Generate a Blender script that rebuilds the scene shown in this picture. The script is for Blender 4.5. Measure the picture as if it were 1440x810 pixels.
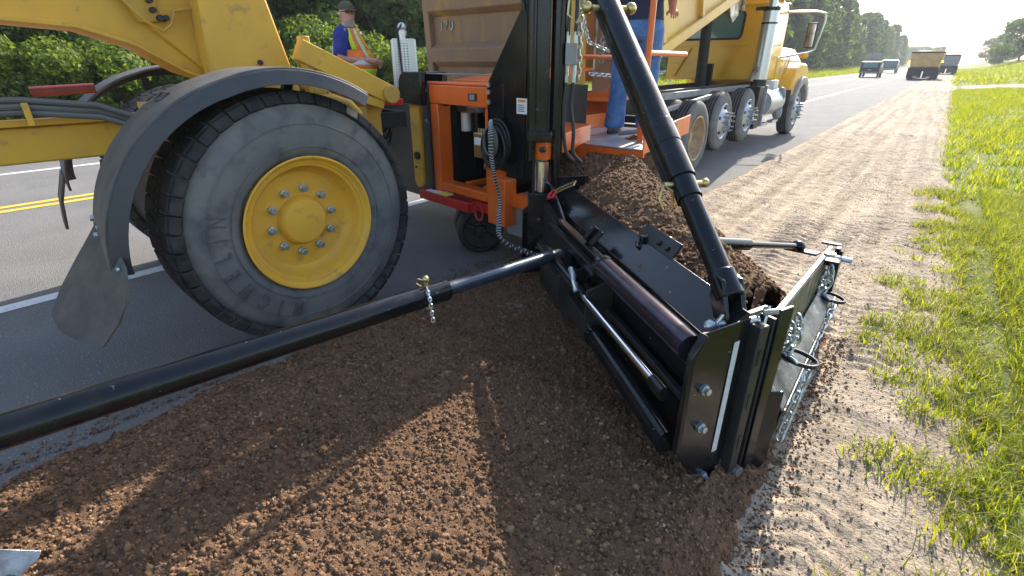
import bpy, bmesh, math, random
import numpy as np
from mathutils import Vector, Matrix, Quaternion
rnd = random.Random(7); rng = np.random.default_rng(11)
S = bpy.context.scene; COL = S.collection
for o in list(bpy.data.objects): bpy.data.objects.remove(o)
R_ = math.radians

# ---------------------------------------------------------------- camera
cd = bpy.data.cameras.new('camera'); cam = bpy.data.objects.new('camera', cd); COL.objects.link(cam)
cd.sensor_width = 36; cd.lens = 17.5; cd.clip_start = .05; cd.clip_end = 6000
cam.location = (0, 0, 1.62); cam.rotation_euler = (R_(90-24.36), 0, R_(39.14))
S.camera = cam
# ---------------------------------------------------------------- light
SUN_EL, SUN_AZ = 32.5, -7.0            # azimuth from +Y towards +X
w = bpy.data.worlds.new('World'); S.world = w; w.use_nodes = True
nt = w.node_tree; nt.nodes.clear()
sky = nt.nodes.new('ShaderNodeTexSky'); sky.sky_type = 'NISHITA'; sky.sun_disc = False
sky.sun_elevation = R_(SUN_EL); sky.sun_rotation = R_(SUN_AZ); sky.air_density = 1.0; sky.dust_density = 1.6; sky.ozone_density = 1.0
bg = nt.nodes.new('ShaderNodeBackground'); bg.inputs['Strength'].default_value = .15
wo = nt.nodes.new('ShaderNodeOutputWorld'); nt.links.new(sky.outputs[0], bg.inputs[0]); nt.links.new(bg.outputs[0], wo.inputs[0])
sd = bpy.data.lights.new('sun', 'SUN'); sd.energy = 4.2; sd.angle = R_(.53); sd.color = (1, .93, .82)
so = bpy.data.objects.new('sun', sd); COL.objects.link(so)
sv = Vector((math.sin(R_(SUN_AZ))*math.cos(R_(SUN_EL)), math.cos(R_(SUN_AZ))*math.cos(R_(SUN_EL)), math.sin(R_(SUN_EL))))
so.rotation_euler = (-sv).to_track_quat('-Z', 'Y').to_euler(); so.location = sv*50
vs = S.view_settings; vs.view_transform = 'Standard'; vs.look = 'None'; vs.exposure = 1.38; vs.gamma = 1; vs.use_curve_mapping = False
S.render.engine = 'CYCLES'

# ---------------------------------------------------------------- helpers
V = Vector
class MB:
    def __init__(s): s.bm = bmesh.new()
    def face(s, vs):
        try: return s.bm.faces.new(vs)
        except ValueError: return None
    def hexa(s, p):
        v = [s.bm.verts.new(q) for q in p]
        for f in ((0,3,2,1),(4,5,6,7),(0,1,5,4),(1,2,6,5),(2,3,7,6),(3,0,4,7)): s.face([v[i] for i in f])
        return s
    def box(s, c, sz, ax=None):
        c = V(c); ux, uy, uz = ax or (V((1,0,0)), V((0,1,0)), V((0,0,1)))
        a, b, d = V(ux)*sz[0]/2, V(uy)*sz[1]/2, V(uz)*sz[2]/2
        return s.hexa([c-a-b-d, c+a-b-d, c+a+b-d, c-a+b-d, c-a-b+d, c+a-b+d, c+a+b+d, c-a+b+d])
    def bar(s, p, q, wd, ht, up=(0,0,1)):
        p, q = V(p), V(q); uy = (q-p).normalized(); ux = uy.cross(V(up)).normalized(); uz = ux.cross(uy)
        return s.box((p+q)/2, (wd, (q-p).length, ht), (ux, uy, uz))
    def tube(s, pts, r, n=10, closed=False):
        pts = [V(p) for p in pts]; N = len(pts); rs = r if isinstance(r, (list, tuple)) else [r]*N
        rings = []; pu = None
        for i in range(N):
            if closed: t = pts[(i+1) % N]-pts[i-1]
            else: t = pts[min(i+1, N-1)]-pts[max(i-1, 0)]
            t.normalize()
            if pu is None:
                pu = t.orthogonal().normalized()
            else:
                pu = (pu-t*pu.dot(t)); pu = pu.normalized() if pu.length > 1e-6 else t.orthogonal().normalized()
            b = t.cross(pu)
            rings.append([s.bm.verts.new(pts[i]+(pu*math.cos(2*math.pi*k/n)+b*math.sin(2*math.pi*k/n))*rs[i]) for k in range(n)])
        for i in range(N if closed else N-1):
            A, B = rings[i], rings[(i+1) % N]
            for k in range(n): s.face([A[k], A[(k+1) % n], B[(k+1) % n], B[k]])
        if not closed: s.face(rings[0][::-1]); s.face(rings[-1])
        return s
    def cyl(s, p, q, r, n=18, r2=None): return s.tube([p, q], [r, r if r2 is None else r2], n)
    def lathe(s, prof, o, ax, n=48, closed=False, cap=True):
        o, ax = V(o), V(ax).normalized(); u = ax.orthogonal().normalized(); b = ax.cross(u)
        rings = [[s.bm.verts.new(o+ax*a+(u*math.cos(2*math.pi*k/n)+b*math.sin(2*math.pi*k/n))*r) for k in range(n)] for a, r in prof]
        m = len(prof)
        for i in range(m if closed else m-1):
            A, B = rings[i], rings[(i+1) % m]
            for k in range(n): s.face([A[k], A[(k+1) % n], B[(k+1) % n], B[k]])
        if not closed and cap:
            for rg in (rings[0][::-1], rings[-1]): s.face(rg)
        return s
    def prism(s, poly, ext):
        e = V(ext); a = [s.bm.verts.new(V(p)) for p in poly]; b = [s.bm.verts.new(V(p)+e) for p in poly]
        n = len(a); s.face(a[::-1]); s.face(b)
        for i in range(n): s.face([a[i], a[(i+1) % n], b[(i+1) % n], b[i]])
        return s
    def sphere(s, c, r, n=12, m=8, ax=None):
        c = V(c); rr = r if isinstance(r, (list, tuple)) else (r, r, r)
        ux, uy, uz = ax or (V((1,0,0)), V((0,1,0)), V((0,0,1)))
        top = s.bm.verts.new(c+V(uz)*rr[2]); bot = s.bm.verts.new(c-V(uz)*rr[2]); rings = []
        for j in range(1, m):
            t = math.pi*j/m
            rings.append([s.bm.verts.new(c+V(ux)*rr[0]*math.sin(t)*math.cos(2*math.pi*k/n)+V(uy)*rr[1]*math.sin(t)*math.sin(2*math.pi*k/n)+V(uz)*rr[2]*math.cos(t)) for k in range(n)])
        for k in range(n):
            s.face([top, rings[0][k], rings[0][(k+1) % n]]); s.face([bot, rings[-1][(k+1) % n], rings[-1][k]])
            for j in range(m-2): s.face([rings[j][k], rings[j+1][k], rings[j+1][(k+1) % n], rings[j][(k+1) % n]])
        return s
    def loft(s, rings, cap=True):
        R = [[s.bm.verts.new(V(p)) for p in r] for r in rings]; n = len(R[0])
        for A, B in zip(R, R[1:]):
            for k in range(n): s.face([A[k], A[(k+1) % n], B[(k+1) % n], B[k]])
        if cap: s.face(R[0][::-1]); s.face(R[-1])
        return s
    def strip(s, left, right, th):            # a curved sheet with thickness; th = list of vectors
        n = len(left); a = [s.bm.verts.new(V(p)) for p in left]; b = [s.bm.verts.new(V(p)) for p in right]
        c = [s.bm.verts.new(V(p)+V(t)) for p, t in zip(left, th)]; d = [s.bm.verts.new(V(p)+V(t)) for p, t in zip(right, th)]
        for i in range(n-1):
            s.face([a[i], b[i], b[i+1], a[i+1]]); s.face([c[i], c[i+1], d[i+1], d[i]])
            s.face([a[i], a[i+1], c[i+1], c[i]]); s.face([b[i], d[i], d[i+1], b[i+1]])
        s.face([a[0], c[0], d[0], b[0]]); s.face([a[-1], b[-1], d[-1], c[-1]])
        return s
    def link(s, c, d, side, L=.045, W=.03, r=.005):
        d, side = V(d).normalized(), V(side); side = (side-d*side.dot(d)).normalized(); c = V(c); P = []
        for k in range(12):
            a = 2*math.pi*k/12; ca, sa = math.cos(a), math.sin(a)
            P.append(c+side*sa*W/2+d*(ca*W/2+math.copysign((L-W)/2, ca)))
        return s.tube(P, r, 6, True)
    def chain(s, pts, L=.045, W=.03, r=.005):
        pts = [V(p) for p in pts]; k = 0; pitch = L-2.2*r
        for p, q in zip(pts, pts[1:]):
            n = max(1, round((q-p).length/pitch)); d = (q-p).normalized(); o = d.orthogonal().normalized(); o2 = d.cross(o)
            for i in range(n):
                s.link(p+(q-p)*((i+.5)/n), d, o if k % 2 else o2, L, W, r); k += 1
        return s
    def build(s, name, mat, parent=None, bevel=0, smooth=35, label=None):
        bmesh.ops.recalc_face_normals(s.bm, faces=s.bm.faces)
        me = bpy.data.meshes.new(name); s.bm.to_mesh(me); s.bm.free()
        return finish(name, me, mat, parent, bevel, smooth, label)
def finish(name, me, mat, parent=None, bevel=0, smooth=35, label=None):
    o = bpy.data.objects.new(name, me); COL.objects.link(o)
    me.materials.append(mat)
    if smooth:
        me.shade_smooth(); me.set_sharp_from_angle(angle=R_(smooth))
    if bevel:
        m = o.modifiers.new('bevel', 'BEVEL'); m.width = bevel; m.segments = 2; m.limit_method = 'ANGLE'; m.angle_limit = R_(40)
    if parent: adopt(o, parent)
    if label: o['label'] = label
    return o
def wmat(o):
    m = o.matrix_basis.copy()
    return wmat(o.parent) @ o.matrix_parent_inverse @ m if o.parent else m
def adopt(o, parent): o.parent = parent; o.matrix_parent_inverse = wmat(parent).inverted()
def tag(o, label, cat, group=None):
    o['label'] = label; o['category'] = cat
    if group: o['group'] = group
    return o
def thing(name, label, cat, loc=(0,0,0), rz=0, group=None):
    o = bpy.data.objects.new(name, None); COL.objects.link(o); o.empty_display_size = .2
    o.location = loc; o.rotation_euler = (0, 0, rz)
    return tag(o, label, cat, group)
def structure(o): o['kind'] = 'structure'; return o
def stuff(o): o['kind'] = 'stuff'; return o
def copy_tree(o, parent=None):
    c = o.copy(); COL.objects.link(c)
    if parent: c.parent = parent
    for ch in [x for x in bpy.data.objects if x.parent == o]: copy_tree(ch, c)
    return c
def np_mesh(name, verts, faces):
    """verts (n,3), faces (m,k) arrays -> mesh"""
    me = bpy.data.meshes.new(name); k = faces.shape[1]; m = len(faces)
    me.vertices.add(len(verts)); me.vertices.foreach_set('co', np.asarray(verts, np.float32).ravel())
    me.loops.add(m*k); me.loops.foreach_set('vertex_index', np.asarray(faces, np.int32).ravel())
    me.polygons.add(m); me.polygons.foreach_set('loop_start', np.arange(m, dtype=np.int32)*k); me.polygons.foreach_set('loop_total', np.full(m, k, np.int32))
    me.update(calc_edges=True); return me
def grid_faces(nx, ny):
    i = np.arange((nx-1)*(ny-1)); a = (i // (nx-1))*nx+i % (nx-1)
    return np.stack([a, a+1, a+nx+1, a+nx], 1)
def text_mesh(txt, size, ext=.002):
    cu = bpy.data.curves.new('t', 'FONT'); cu.body = txt; cu.size = size; cu.extrude = ext; cu.align_x = 'CENTER'; cu.align_y = 'CENTER'
    o = bpy.data.objects.new('t', cu); COL.objects.link(o)
    dg = bpy.context.evaluated_depsgraph_get(); me = bpy.data.meshes.new_from_object(o.evaluated_get(dg))
    bpy.data.objects.remove(o); bpy.data.curves.remove(cu); return me

# ---------------------------------------------------------------- materials
def mat_(name, c1, c2=None, rough=.5, metal=0, scale=6, lo=.4, hi=.6, bump=0, bscale=60, spec=.5, c3=None, s3=40, lo3=.62, hi3=.68, trans=0, coat=0, coords='Object', stretch=None, rvar=0):
    m = bpy.data.materials.new(name); m.use_nodes = True; t = m.node_tree; b = t.nodes['Principled BSDF']
    b.inputs['Roughness'].default_value = rough; b.inputs['Metallic'].default_value = metal
    b.inputs['Specular IOR Level'].default_value = spec; b.inputs['Coat Weight'].default_value = coat
    b.inputs['Base Color'].default_value = (*c1, 1)
    tc = t.nodes.new('ShaderNodeTexCoord'); src = tc.outputs[coords]
    if stretch:
        mp = t.nodes.new('ShaderNodeMapping'); mp.inputs['Scale'].default_value = stretch; t.links.new(src, mp.inputs[0]); src = mp.outputs[0]
    def noise(sc, det=6):
        n = t.nodes.new('ShaderNodeTexNoise'); n.inputs['Scale'].default_value = sc; n.inputs['Detail'].default_value = det; n.inputs['Roughness'].default_value = .62
        t.links.new(src, n.inputs['Vector']); return n
    def ramp(fac, a, bb):
        r = t.nodes.new('ShaderNodeMapRange'); r.inputs[1].default_value = a; r.inputs[2].default_value = bb; t.links.new(fac, r.inputs[0]); return r.outputs[0]
    last = None
    if c2:
        n = noise(scale); f = ramp(n.outputs[0], lo, hi); mx = t.nodes.new('ShaderNodeMix'); mx.data_type = 'RGBA'
        t.links.new(f, mx.inputs[0]); mx.inputs[6].default_value = (*c1, 1); mx.inputs[7].default_value = (*c2, 1); last = mx.outputs[2]
        if rvar:
            mr = t.nodes.new('ShaderNodeMapRange'); mr.inputs[3].default_value = rough; mr.inputs[4].default_value = rough+rvar; t.links.new(f, mr.inputs[0]); t.links.new(mr.outputs[0], b.inputs['Roughness'])
    if c3:
        n = noise(s3, 3); f = ramp(n.outputs[0], lo3, hi3); mx = t.nodes.new('ShaderNodeMix'); mx.data_type = 'RGBA'; t.links.new(f, mx.inputs[0])
        if last: t.links.new(last, mx.inputs[6])
        else: mx.inputs[6].default_value = (*c1, 1)
        mx.inputs[7].default_value = (*c3, 1); last = mx.outputs[2]
    if last: t.links.new(last, b.inputs['Base Color'])
    if bump:
        n = noise(bscale, 8); bp = t.nodes.new('ShaderNodeBump'); bp.inputs['Strength'].default_value = bump; bp.inputs['Distance'].default_value = .02
        t.links.new(n.outputs[0], bp.inputs['Height']); t.links.new(bp.outputs[0], b.inputs['Normal'])
    return m
def leaf_mat(name, c1, c2, tr=.45, rough=.55, thi=None):
    m = bpy.data.materials.new(name); m.use_nodes = True; t = m.node_tree; t.nodes.clear()
    g = t.nodes.new('ShaderNodeNewGeometry'); mx = t.nodes.new('ShaderNodeMix'); mx.data_type = 'RGBA'
    mx.inputs[6].default_value = (*c1, 1); mx.inputs[7].default_value = (*c2, 1); t.links.new(g.outputs['Random Per Island'], mx.inputs[0])
    d = t.nodes.new('ShaderNodeBsdfPrincipled'); d.inputs['Roughness'].default_value = rough; d.inputs['Specular IOR Level'].default_value = .3
    tr_ = t.nodes.new('ShaderNodeBsdfTranslucent'); mm = t.nodes.new('ShaderNodeMix'); mm.data_type = 'RGBA'; mm.blend_type = 'MULTIPLY'; mm.inputs[0].default_value = 1
    t.links.new(mx.outputs[2], mm.inputs[6]); mm.inputs[7].default_value = (*(thi or (1.5, 1.5, .55)), 1)
    ms = t.nodes.new('ShaderNodeMixShader'); ms.inputs[0].default_value = tr
    out = t.nodes.new('ShaderNodeOutputMaterial')
    t.links.new(mx.outputs[2], d.inputs['Base Color']); t.links.new(mm.outputs[2], tr_.inputs[0])
    t.links.new(d.outputs[0], ms.inputs[1]); t.links.new(tr_.outputs[0], ms.inputs[2]); t.links.new(ms.outputs[0], out.inputs[0]); return m
M = dict(
 asphalt=mat_('asphalt', (.165,.162,.16), (.215,.21,.20), .93, scale=1.1, lo=.3, hi=.7, bump=.9, bscale=110, c3=(.5,.48,.46), s3=75, lo3=.60, hi3=.70, spec=.2),
 white_line=mat_('white_line', (.62,.63,.64), (.4,.4,.4), .7, scale=25, lo=.5, hi=.72, bump=.2, bscale=200),
 yellow_line=mat_('yellow_line', (.72,.45,.03), (.45,.3,.06), .7, scale=25, lo=.5, hi=.75, bump=.2, bscale=200),
 soil=mat_('soil', (.150,.084,.046), (.205,.12,.068), .95, scale=9, lo=.35, hi=.7, bump=.8, bscale=160, c3=(.30,.21,.15), s3=45, lo3=.68, hi3=.74, spec=.25),
 sand=mat_('sand', (.40,.32,.23), (.29,.235,.175), .95, scale=3.2, lo=.35, hi=.68, bump=.9, bscale=70, c3=(.15,.125,.105), s3=55, lo3=.51, hi3=.64, spec=.2),
 earth=mat_('earth', (.10,.13,.035), (.16,.17,.05), .95, scale=1.4, lo=.35, hi=.65, bump=.7, bscale=30, c3=(.25,.2,.12), s3=.5, lo3=.6, hi3=.72, spec=.2),
 yellow=mat_('machine_yellow', (.74,.395,.03), (.66,.355,.045), .42, scale=3, bump=.04, bscale=30, c3=(.26,.16,.08), s3=9, lo3=.60, hi3=.80, rvar=.2),
 yellow_dirty=mat_('machine_yellow_dirty', (.60,.33,.04), (.42,.25,.07), .5, scale=7, lo=.45, hi=.7, c3=(.10,.06,.03), s3=22, lo3=.66, hi3=.7),
 truck_yellow=mat_('truck_yellow', (.76,.43,.03), (.70,.385,.045), .32, scale=2, c3=(.4,.26,.1), s3=9, lo3=.68, hi3=.78, coat=.3),
 bed_yellow=mat_('bed_yellow', (.74,.45,.06), (.60,.33,.09), .42, scale=2.2, lo=.4, hi=.7, c3=(.33,.17,.08), s3=6, lo3=.66, hi3=.74),
 rust=mat_('tailgate_rust', (.30,.175,.09), (.215,.13,.085), .7, scale=3.0, lo=.35, hi=.65, c3=(.44,.24,.05), s3=3, lo3=.52, hi3=.72, bump=.15, bscale=60, stretch=(1.6,1.6,.5)),
 orange=mat_('orange_paint', (.80,.155,.015), (.72,.13,.015), .36, scale=4, coat=.25, bump=.03, bscale=40),
 rod_red=mat_('rod_red', (.22,.035,.03), (.14,.03,.03), .5, scale=9),
 red=mat_('red_paint', (.55,.02,.015), (.45,.02,.015), .4, scale=6),
 black=mat_('black_paint', (.006,.007,.009), (.020,.019,.018), .17, scale=4, lo=.5, hi=.8, bump=.03, bscale=25, spec=.38, rvar=.2, c3=(.16,.15,.14), s3=26, lo3=.70, hi3=.74),
 black_flat=mat_('black_flat', (.012,.012,.013), (.022,.021,.02), .55, scale=8),
 scraped=mat_('scraped_steel', (.40,.38,.35), (.17,.16,.15), .36, metal=.6, scale=7, lo=.42, hi=.6, bump=.2, bscale=50, rvar=.25),
 purple=mat_('polished_tube', (.050,.034,.055), (.022,.02,.028), .24, metal=.5, scale=12),
 bluesteel=mat_('worn_blue_black', (.05,.065,.09), (.20,.21,.22), .28, metal=.5, scale=9, lo=.5, hi=.75, rvar=.15),
 wing_steel=mat_('wing_steel', (.16,.155,.15), (.06,.06,.06), .3, metal=.6, scale=7, lo=.4, hi=.65, bump=.2, bscale=50, rvar=.25, c3=(.42,.40,.37), s3=18, lo3=.62, hi3=.7),
 steel=mat_('bright_steel', (.62,.64,.66), (.45,.46,.47), .3, metal=.9, scale=20),
 zinc=mat_('zinc', (.55,.60,.62), (.40,.45,.46), .38, metal=.85, scale=30),
 brass=mat_('brass', (.55,.42,.18), None, .35, metal=.9),
 chrome=mat_('chrome', (.75,.76,.78), None, .09, metal=1),
 tyre=mat_('tyre_rubber', (.13,.13,.13), (.18,.172,.16), .8, scale=5, lo=.35, hi=.7, bump=.12, bscale=50, c3=(.085,.086,.09), s3=7, lo3=.5, hi3=.7, spec=.3),
 letter=mat_('tyre_letter', (.075,.075,.076), None, .8),
 tread=mat_('tyre_tread', (.022,.022,.024), (.05,.048,.045), .85, scale=9, bump=.3, bscale=40, spec=.3),
 fender_black=mat_('fender_plastic', (.030,.033,.042), (.065,.062,.06), .42, scale=5, lo=.4, hi=.7, bump=.08, bscale=60, rvar=.3),
 fender_top=mat_('fender_dusty', (.055,.055,.058), (.13,.12,.11), .6, scale=4, lo=.35, hi=.7, bump=.1, bscale=70),
 flap=mat_('rubber_flap', (.075,.068,.06), (.13,.115,.10), .8, scale=6, lo=.35, hi=.7, bump=.12, bscale=60, spec=.3),
 hose=mat_('hose', (.014,.014,.015), None, .42), hose_grey=mat_('hose_grey', (.12,.115,.10), None, .5),
 white=mat_('white_plastic', (.78,.78,.76), (.6,.6,.58), .45, scale=12), label=mat_('label_white', (.78,.79,.8), None, .45), lab_ink=mat_('label_ink', (.06,.06,.07), None, .6), lab_yellow=mat_('label_yellow', (.75,.65,.05), None, .5), lab_orange=mat_('label_orange', (.8,.25,.03), None, .5),
 tape=mat_('reflective_tape', (.55,.57,.6), (.48,.5,.52), .45, scale=40),
 perf=mat_('stainless', (.66,.68,.69), None, .32, metal=.8), dark=mat_('engine_dark', (.008,.008,.009), (.02,.018,.017), .6, scale=10),
 glass=mat_('cab_glass', (.10,.20,.20), None, .06, spec=.8), lens_red=mat_('lamp_red', (.28,.02,.03), None, .2), lens_clear=mat_('lamp_clear', (.45,.36,.28), None, .25), amber=mat_('lamp_amber', (.9,.42,.02), None, .3),
 jeans=mat_('denim', (.12,.25,.50), (.06,.14,.32), .9, scale=14, lo=.35, hi=.65, bump=.35, bscale=140, spec=.2, c3=(.14,.27,.48), s3=7, lo3=.55, hi3=.72), boot=mat_('boot_leather', (.10,.075,.05), (.16,.13,.1), .8, scale=20), shirt=mat_('blue_shirt', (.03,.05,.26), (.025,.035,.2), .9, scale=12), dark_shirt=mat_('navy_shirt', (.02,.025,.05), None, .9),
 skin=mat_('skin', (.56,.30,.21), (.50,.24,.17), .55, scale=20), beard=mat_('beard', (.42,.36,.31), (.3,.24,.2), .9, scale=60), cap=mat_('cap_cloth', (.075,.062,.035), (.11,.095,.06), .9, scale=40), lensdark=mat_('sunglass', (.01,.01,.012), None, .15),
 vest_orange=mat_('vest_orange', (.90,.24,.03), (.8,.2,.04), .8, scale=10), vest_lime=mat_('vest_lime', (.62,.82,.03), (.52,.7,.03), .8, scale=10), vest_silver=mat_('vest_silver', (.6,.6,.62), None, .4),
 grey_paint=mat_('grey_paint', (.2,.21,.22), (.28,.28,.28), .45, scale=5), alu=mat_('aluminium_plate', (.50,.52,.55), (.36,.37,.39), .42, metal=.6, scale=10, lo=.4, hi=.7, bump=.15, bscale=70),
 amber_lit=None, bark=mat_('bark', (.07,.05,.035), (.11,.085,.06), .95, scale=14, bump=.5, bscale=30), post_grey=mat_('weathered_post', (.34,.33,.31), (.24,.23,.21), .8, scale=12),
 car_dark=mat_('car_dark', (.02,.024,.032), None, .5), car_blue=mat_('car_silver_blue', (.10,.13,.18), None, .5), truck_tan=mat_('bed_tan', (.60,.37,.14), (.50,.30,.12), .6, scale=2),
 leaf_bush=leaf_mat('leaf_bush', (.085,.135,.028), (.16,.215,.05), .55), leaf_dark=leaf_mat('leaf_dark', (.065,.115,.03), (.12,.185,.05), .55), leaf_pine=leaf_mat('leaf_pine', (.07,.12,.045), (.13,.19,.07), .6), leaf_far=leaf_mat('leaf_far', (.06,.105,.045), (.115,.165,.06), .5),
 grass=leaf_mat('grass_blade', (.10,.165,.02), (.30,.33,.045), .55, thi=(1.8,1.6,.4)), grass_dry=leaf_mat('grass_seed', (.32,.29,.16), (.42,.38,.22), .4, thi=(1.1,1.05,.9)),
)

M['amber_lit'] = mat_('lit amber lamp', (.9,.42,.02), None, .3); _b = M['amber_lit'].node_tree.nodes['Principled BSDF']; _b.inputs['Emission Color'].default_value = (1,.42,.03,1); _b.inputs['Emission Strength'].default_value = 3

def vary(m, lo, hi, mode):                       # per-crumb tint, or bands of coarser and finer gravel along the tracks
    t = m.node_tree; b = t.nodes['Principled BSDF']; l = b.inputs['Base Color'].links[0]; src = l.from_socket
    if mode == 'island': f = t.nodes.new('ShaderNodeNewGeometry').outputs['Random Per Island']
    else:
        tc = t.nodes.new('ShaderNodeTexCoord'); mp = t.nodes.new('ShaderNodeMapping'); mp.inputs['Scale'].default_value = mode
        n = t.nodes.new('ShaderNodeTexNoise'); n.inputs['Scale'].default_value = 1; n.inputs['Detail'].default_value = 5
        t.links.new(tc.outputs['Object'], mp.inputs[0]); t.links.new(mp.outputs[0], n.inputs['Vector'])
        r0 = t.nodes.new('ShaderNodeMapRange'); r0.inputs[1].default_value = .36; r0.inputs[2].default_value = .62; t.links.new(n.outputs[0], r0.inputs[0]); f = r0.outputs[0]
    r = t.nodes.new('ShaderNodeMapRange'); r.inputs[3].default_value = lo; r.inputs[4].default_value = hi; t.links.new(f, r.inputs[0])
    mx = t.nodes.new('ShaderNodeVectorMath'); mx.operation = 'SCALE'; t.links.new(src, mx.inputs[0]); t.links.new(r.outputs[0], mx.inputs['Scale']); t.links.new(mx.outputs[0], b.inputs['Base Color'])
vary(M['sand'], .88, 1.36, (6, .22, 1))
M['clod'] = mat_('soil_clod', (.150,.084,.046), (.205,.12,.068), .95, scale=9, lo=.35, hi=.7, spec=.2, c3=(.30,.22,.16), s3=11, lo3=.66, hi3=.70); vary(M['clod'], .45, 1.55, 'island')

# ---------------------------------------------------------------- ground, road, shoulder
def sm(x): x = np.clip(x, 0, 1); return x*x*(3-2*x)
def vnoise(x, y, sc, seed=0):
    r = np.random.default_rng(seed); T = r.random((256, 256)); x = np.asarray(x)*sc; y = np.asarray(y)*sc
    xi = np.floor(x).astype(int); yi = np.floor(y).astype(int); fx = x-xi; fy = y-yi; fx = fx*fx*(3-2*fx); fy = fy*fy*(3-2*fy)
    g = lambda a, b: T[a % 256, b % 256]
    return (g(xi, yi)*(1-fx)+g(xi+1, yi)*fx)*(1-fy)+(g(xi, yi+1)*(1-fx)+g(xi+1, yi+1)*fx)*fy
def terrain(x, y):
    x = np.asarray(x, float); y = np.asarray(y, float)
    road = -.09*(x > -12.4)*(1-sm((x-.22)/.38))
    left = 1.0*sm((-14.5-x)/8)*sm((y-5)/25)-.15*sm((-12.6-x)/1.2)*(1-sm((-14.5-x)/3))
    right = 2.0*sm((x-3.0)/9)*sm((y-18)/40)+.12*sm((x-.8)/2)*sm((y-4)/8)
    far = 5*sm((y-250)/500)*0
    return road+left+right+far+(vnoise(x, y, .35, 3)-.5)*.10*sm((np.abs(x+6)-7)/3)
xs = np.unique(np.concatenate([-np.geomspace(30, 900, 16), np.arange(-30, -12, .75), np.arange(-12.4, .6, 1.0), [-12.41, -.1, .1, .22, .32, .41, .5, .6], np.arange(.6, 14, .5), np.geomspace(14, 900, 18)]))
ys = np.unique(np.concatenate([np.arange(-60, 0, 6), np.arange(0, 60, 1.2), np.arange(60, 200, 5), np.geomspace(200, 2500, 16)]))
X, Y = np.meshgrid(xs, ys); Z = terrain(X, Y)
o = finish('ground', np_mesh('ground', np.stack([X, Y, Z], -1).reshape(-1, 3), grid_faces(len(xs), len(ys))), M['earth']); structure(o)
def sheet(name, x0, x1, y0, y1, z, mat, ny=60):
    yy = np.concatenate([np.linspace(y0, 60, ny), np.linspace(64, y1, 30)]) if y1 > 70 else np.linspace(y0, y1, ny)
    P = np.array([(x, y, z) for y in yy for x in (x0, x1)])
    return finish(name, np_mesh(name, P, grid_faces(2, len(yy))), M[mat], smooth=0)
structure(sheet('road', -12.3, -2.0, -60, 1500, 0, 'asphalt'))
structure(sheet('lane_edge_line', -4.93, -4.79, -60, 1200, .004, 'white_line'))
structure(sheet('lane_edge_line', -11.35, -11.21, -60, 1200, .004, 'white_line'))
structure(sheet('road_centre_line', -8.40, -8.28, -60, 1200, .004, 'yellow_line'))
structure(sheet('road_centre_line', -8.66, -8.54, -60, 1200, .004, 'yellow_line'))

def crumbs(nx, ny, d, n, rmin, rmax, seed=1, base=None):
    r = np.random.default_rng(seed); H = np.zeros((ny, nx)) if base is None else base.copy()
    cx = r.random(n)*nx; cy = r.random(n)*ny; rad = rmin+(rmax-rmin)*r.random(n)**2.2; hh = r.uniform(.5, .95, n)
    el = r.uniform(.7, 1.3, n)
    for i in range(n):
        R = rad[i]/d; x0 = max(0, int(cx[i]-R*1.3)); x1 = min(nx, int(cx[i]+R*1.3)+2); y0 = max(0, int(cy[i]-R*1.3)); y1 = min(ny, int(cy[i]+R*1.3)+2)
        if x1 <= x0 or y1 <= y0: continue
        gx = (np.arange(x0, x1)-cx[i])[None]*el[i]; gy = (np.arange(y0, y1)-cy[i])[:, None]/el[i]
        q = 1-(gx*gx+gy*gy)/(R*R); b = H[y0:y1, x0:x1]
        np.maximum(b, np.sqrt(np.maximum(q, 0))*rad[i]*hh[i]*1.3, out=b)
    return H
M0 = np.array([-.42, 1.66]); M1 = np.array([-2.09, 3.0]); MD = (M1-M0)/np.linalg.norm(M1-M0); MN = np.array([-MD[1], MD[0]])
if MN[1] < 0: MN = -MN                                # forward normal of the strike-off blade
# the struck-off berm of brown shoulder material
d = .0072; gx = np.arange(-2.86, -.06, d); gy = np.arange(-1.1, 3.6, d); X, Y = np.meshgrid(gx, gy)
H = crumbs(len(gx), len(gy), d, 70000, .006, .012, 2)*.7+crumbs(len(gx), len(gy), d, 7000, .009, .022, 5)*.6; SOILH = (gx, gy)
wob = (vnoise(X, Y, 3.5, 8)-.5)*.10+(vnoise(X, Y, 11, 9)-.5)*.05
prof = (.115-.06*sm((Y-1.75)/.25))*np.clip((X+2.72+wob)/.34, 0, 1)*np.clip((-.17-X+wob*.7)/.17, 0, 1)
Z = prof+(vnoise(X, Y, 2.2, 12)-.5)*.03*(prof > .05)+H*np.clip(prof/.04, 0, 1)-.012+(vnoise(X, Y, 40, 4)-.5)*.008+(vnoise(X, Y, 90, 14)-.5)*.006
Z = np.where(prof < .002, -.05, Z)
F = grid_faces(len(gx), len(gy)); C = np.stack([X, Y], -1).reshape(-1, 2); side = (C-M0)@MN
keep = ((side[F].max(1) < .03) | ((C[F][..., 0].min(1) > -.34) & (C[F][..., 1].max(1) < 3.5))) & (Z.reshape(-1)[F].max(1) > -.03)
P = np.stack([X, Y, Z], -1).reshape(-1, 3); used = np.unique(F[keep]); mp = np.full(len(P), -1); mp[used] = np.arange(len(used)); BERM = P[used]
o = finish('soil_berm', np_mesh('soil_berm', P[used], mp[F[keep]]), M['soil'], smooth=0); structure(o)
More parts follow.
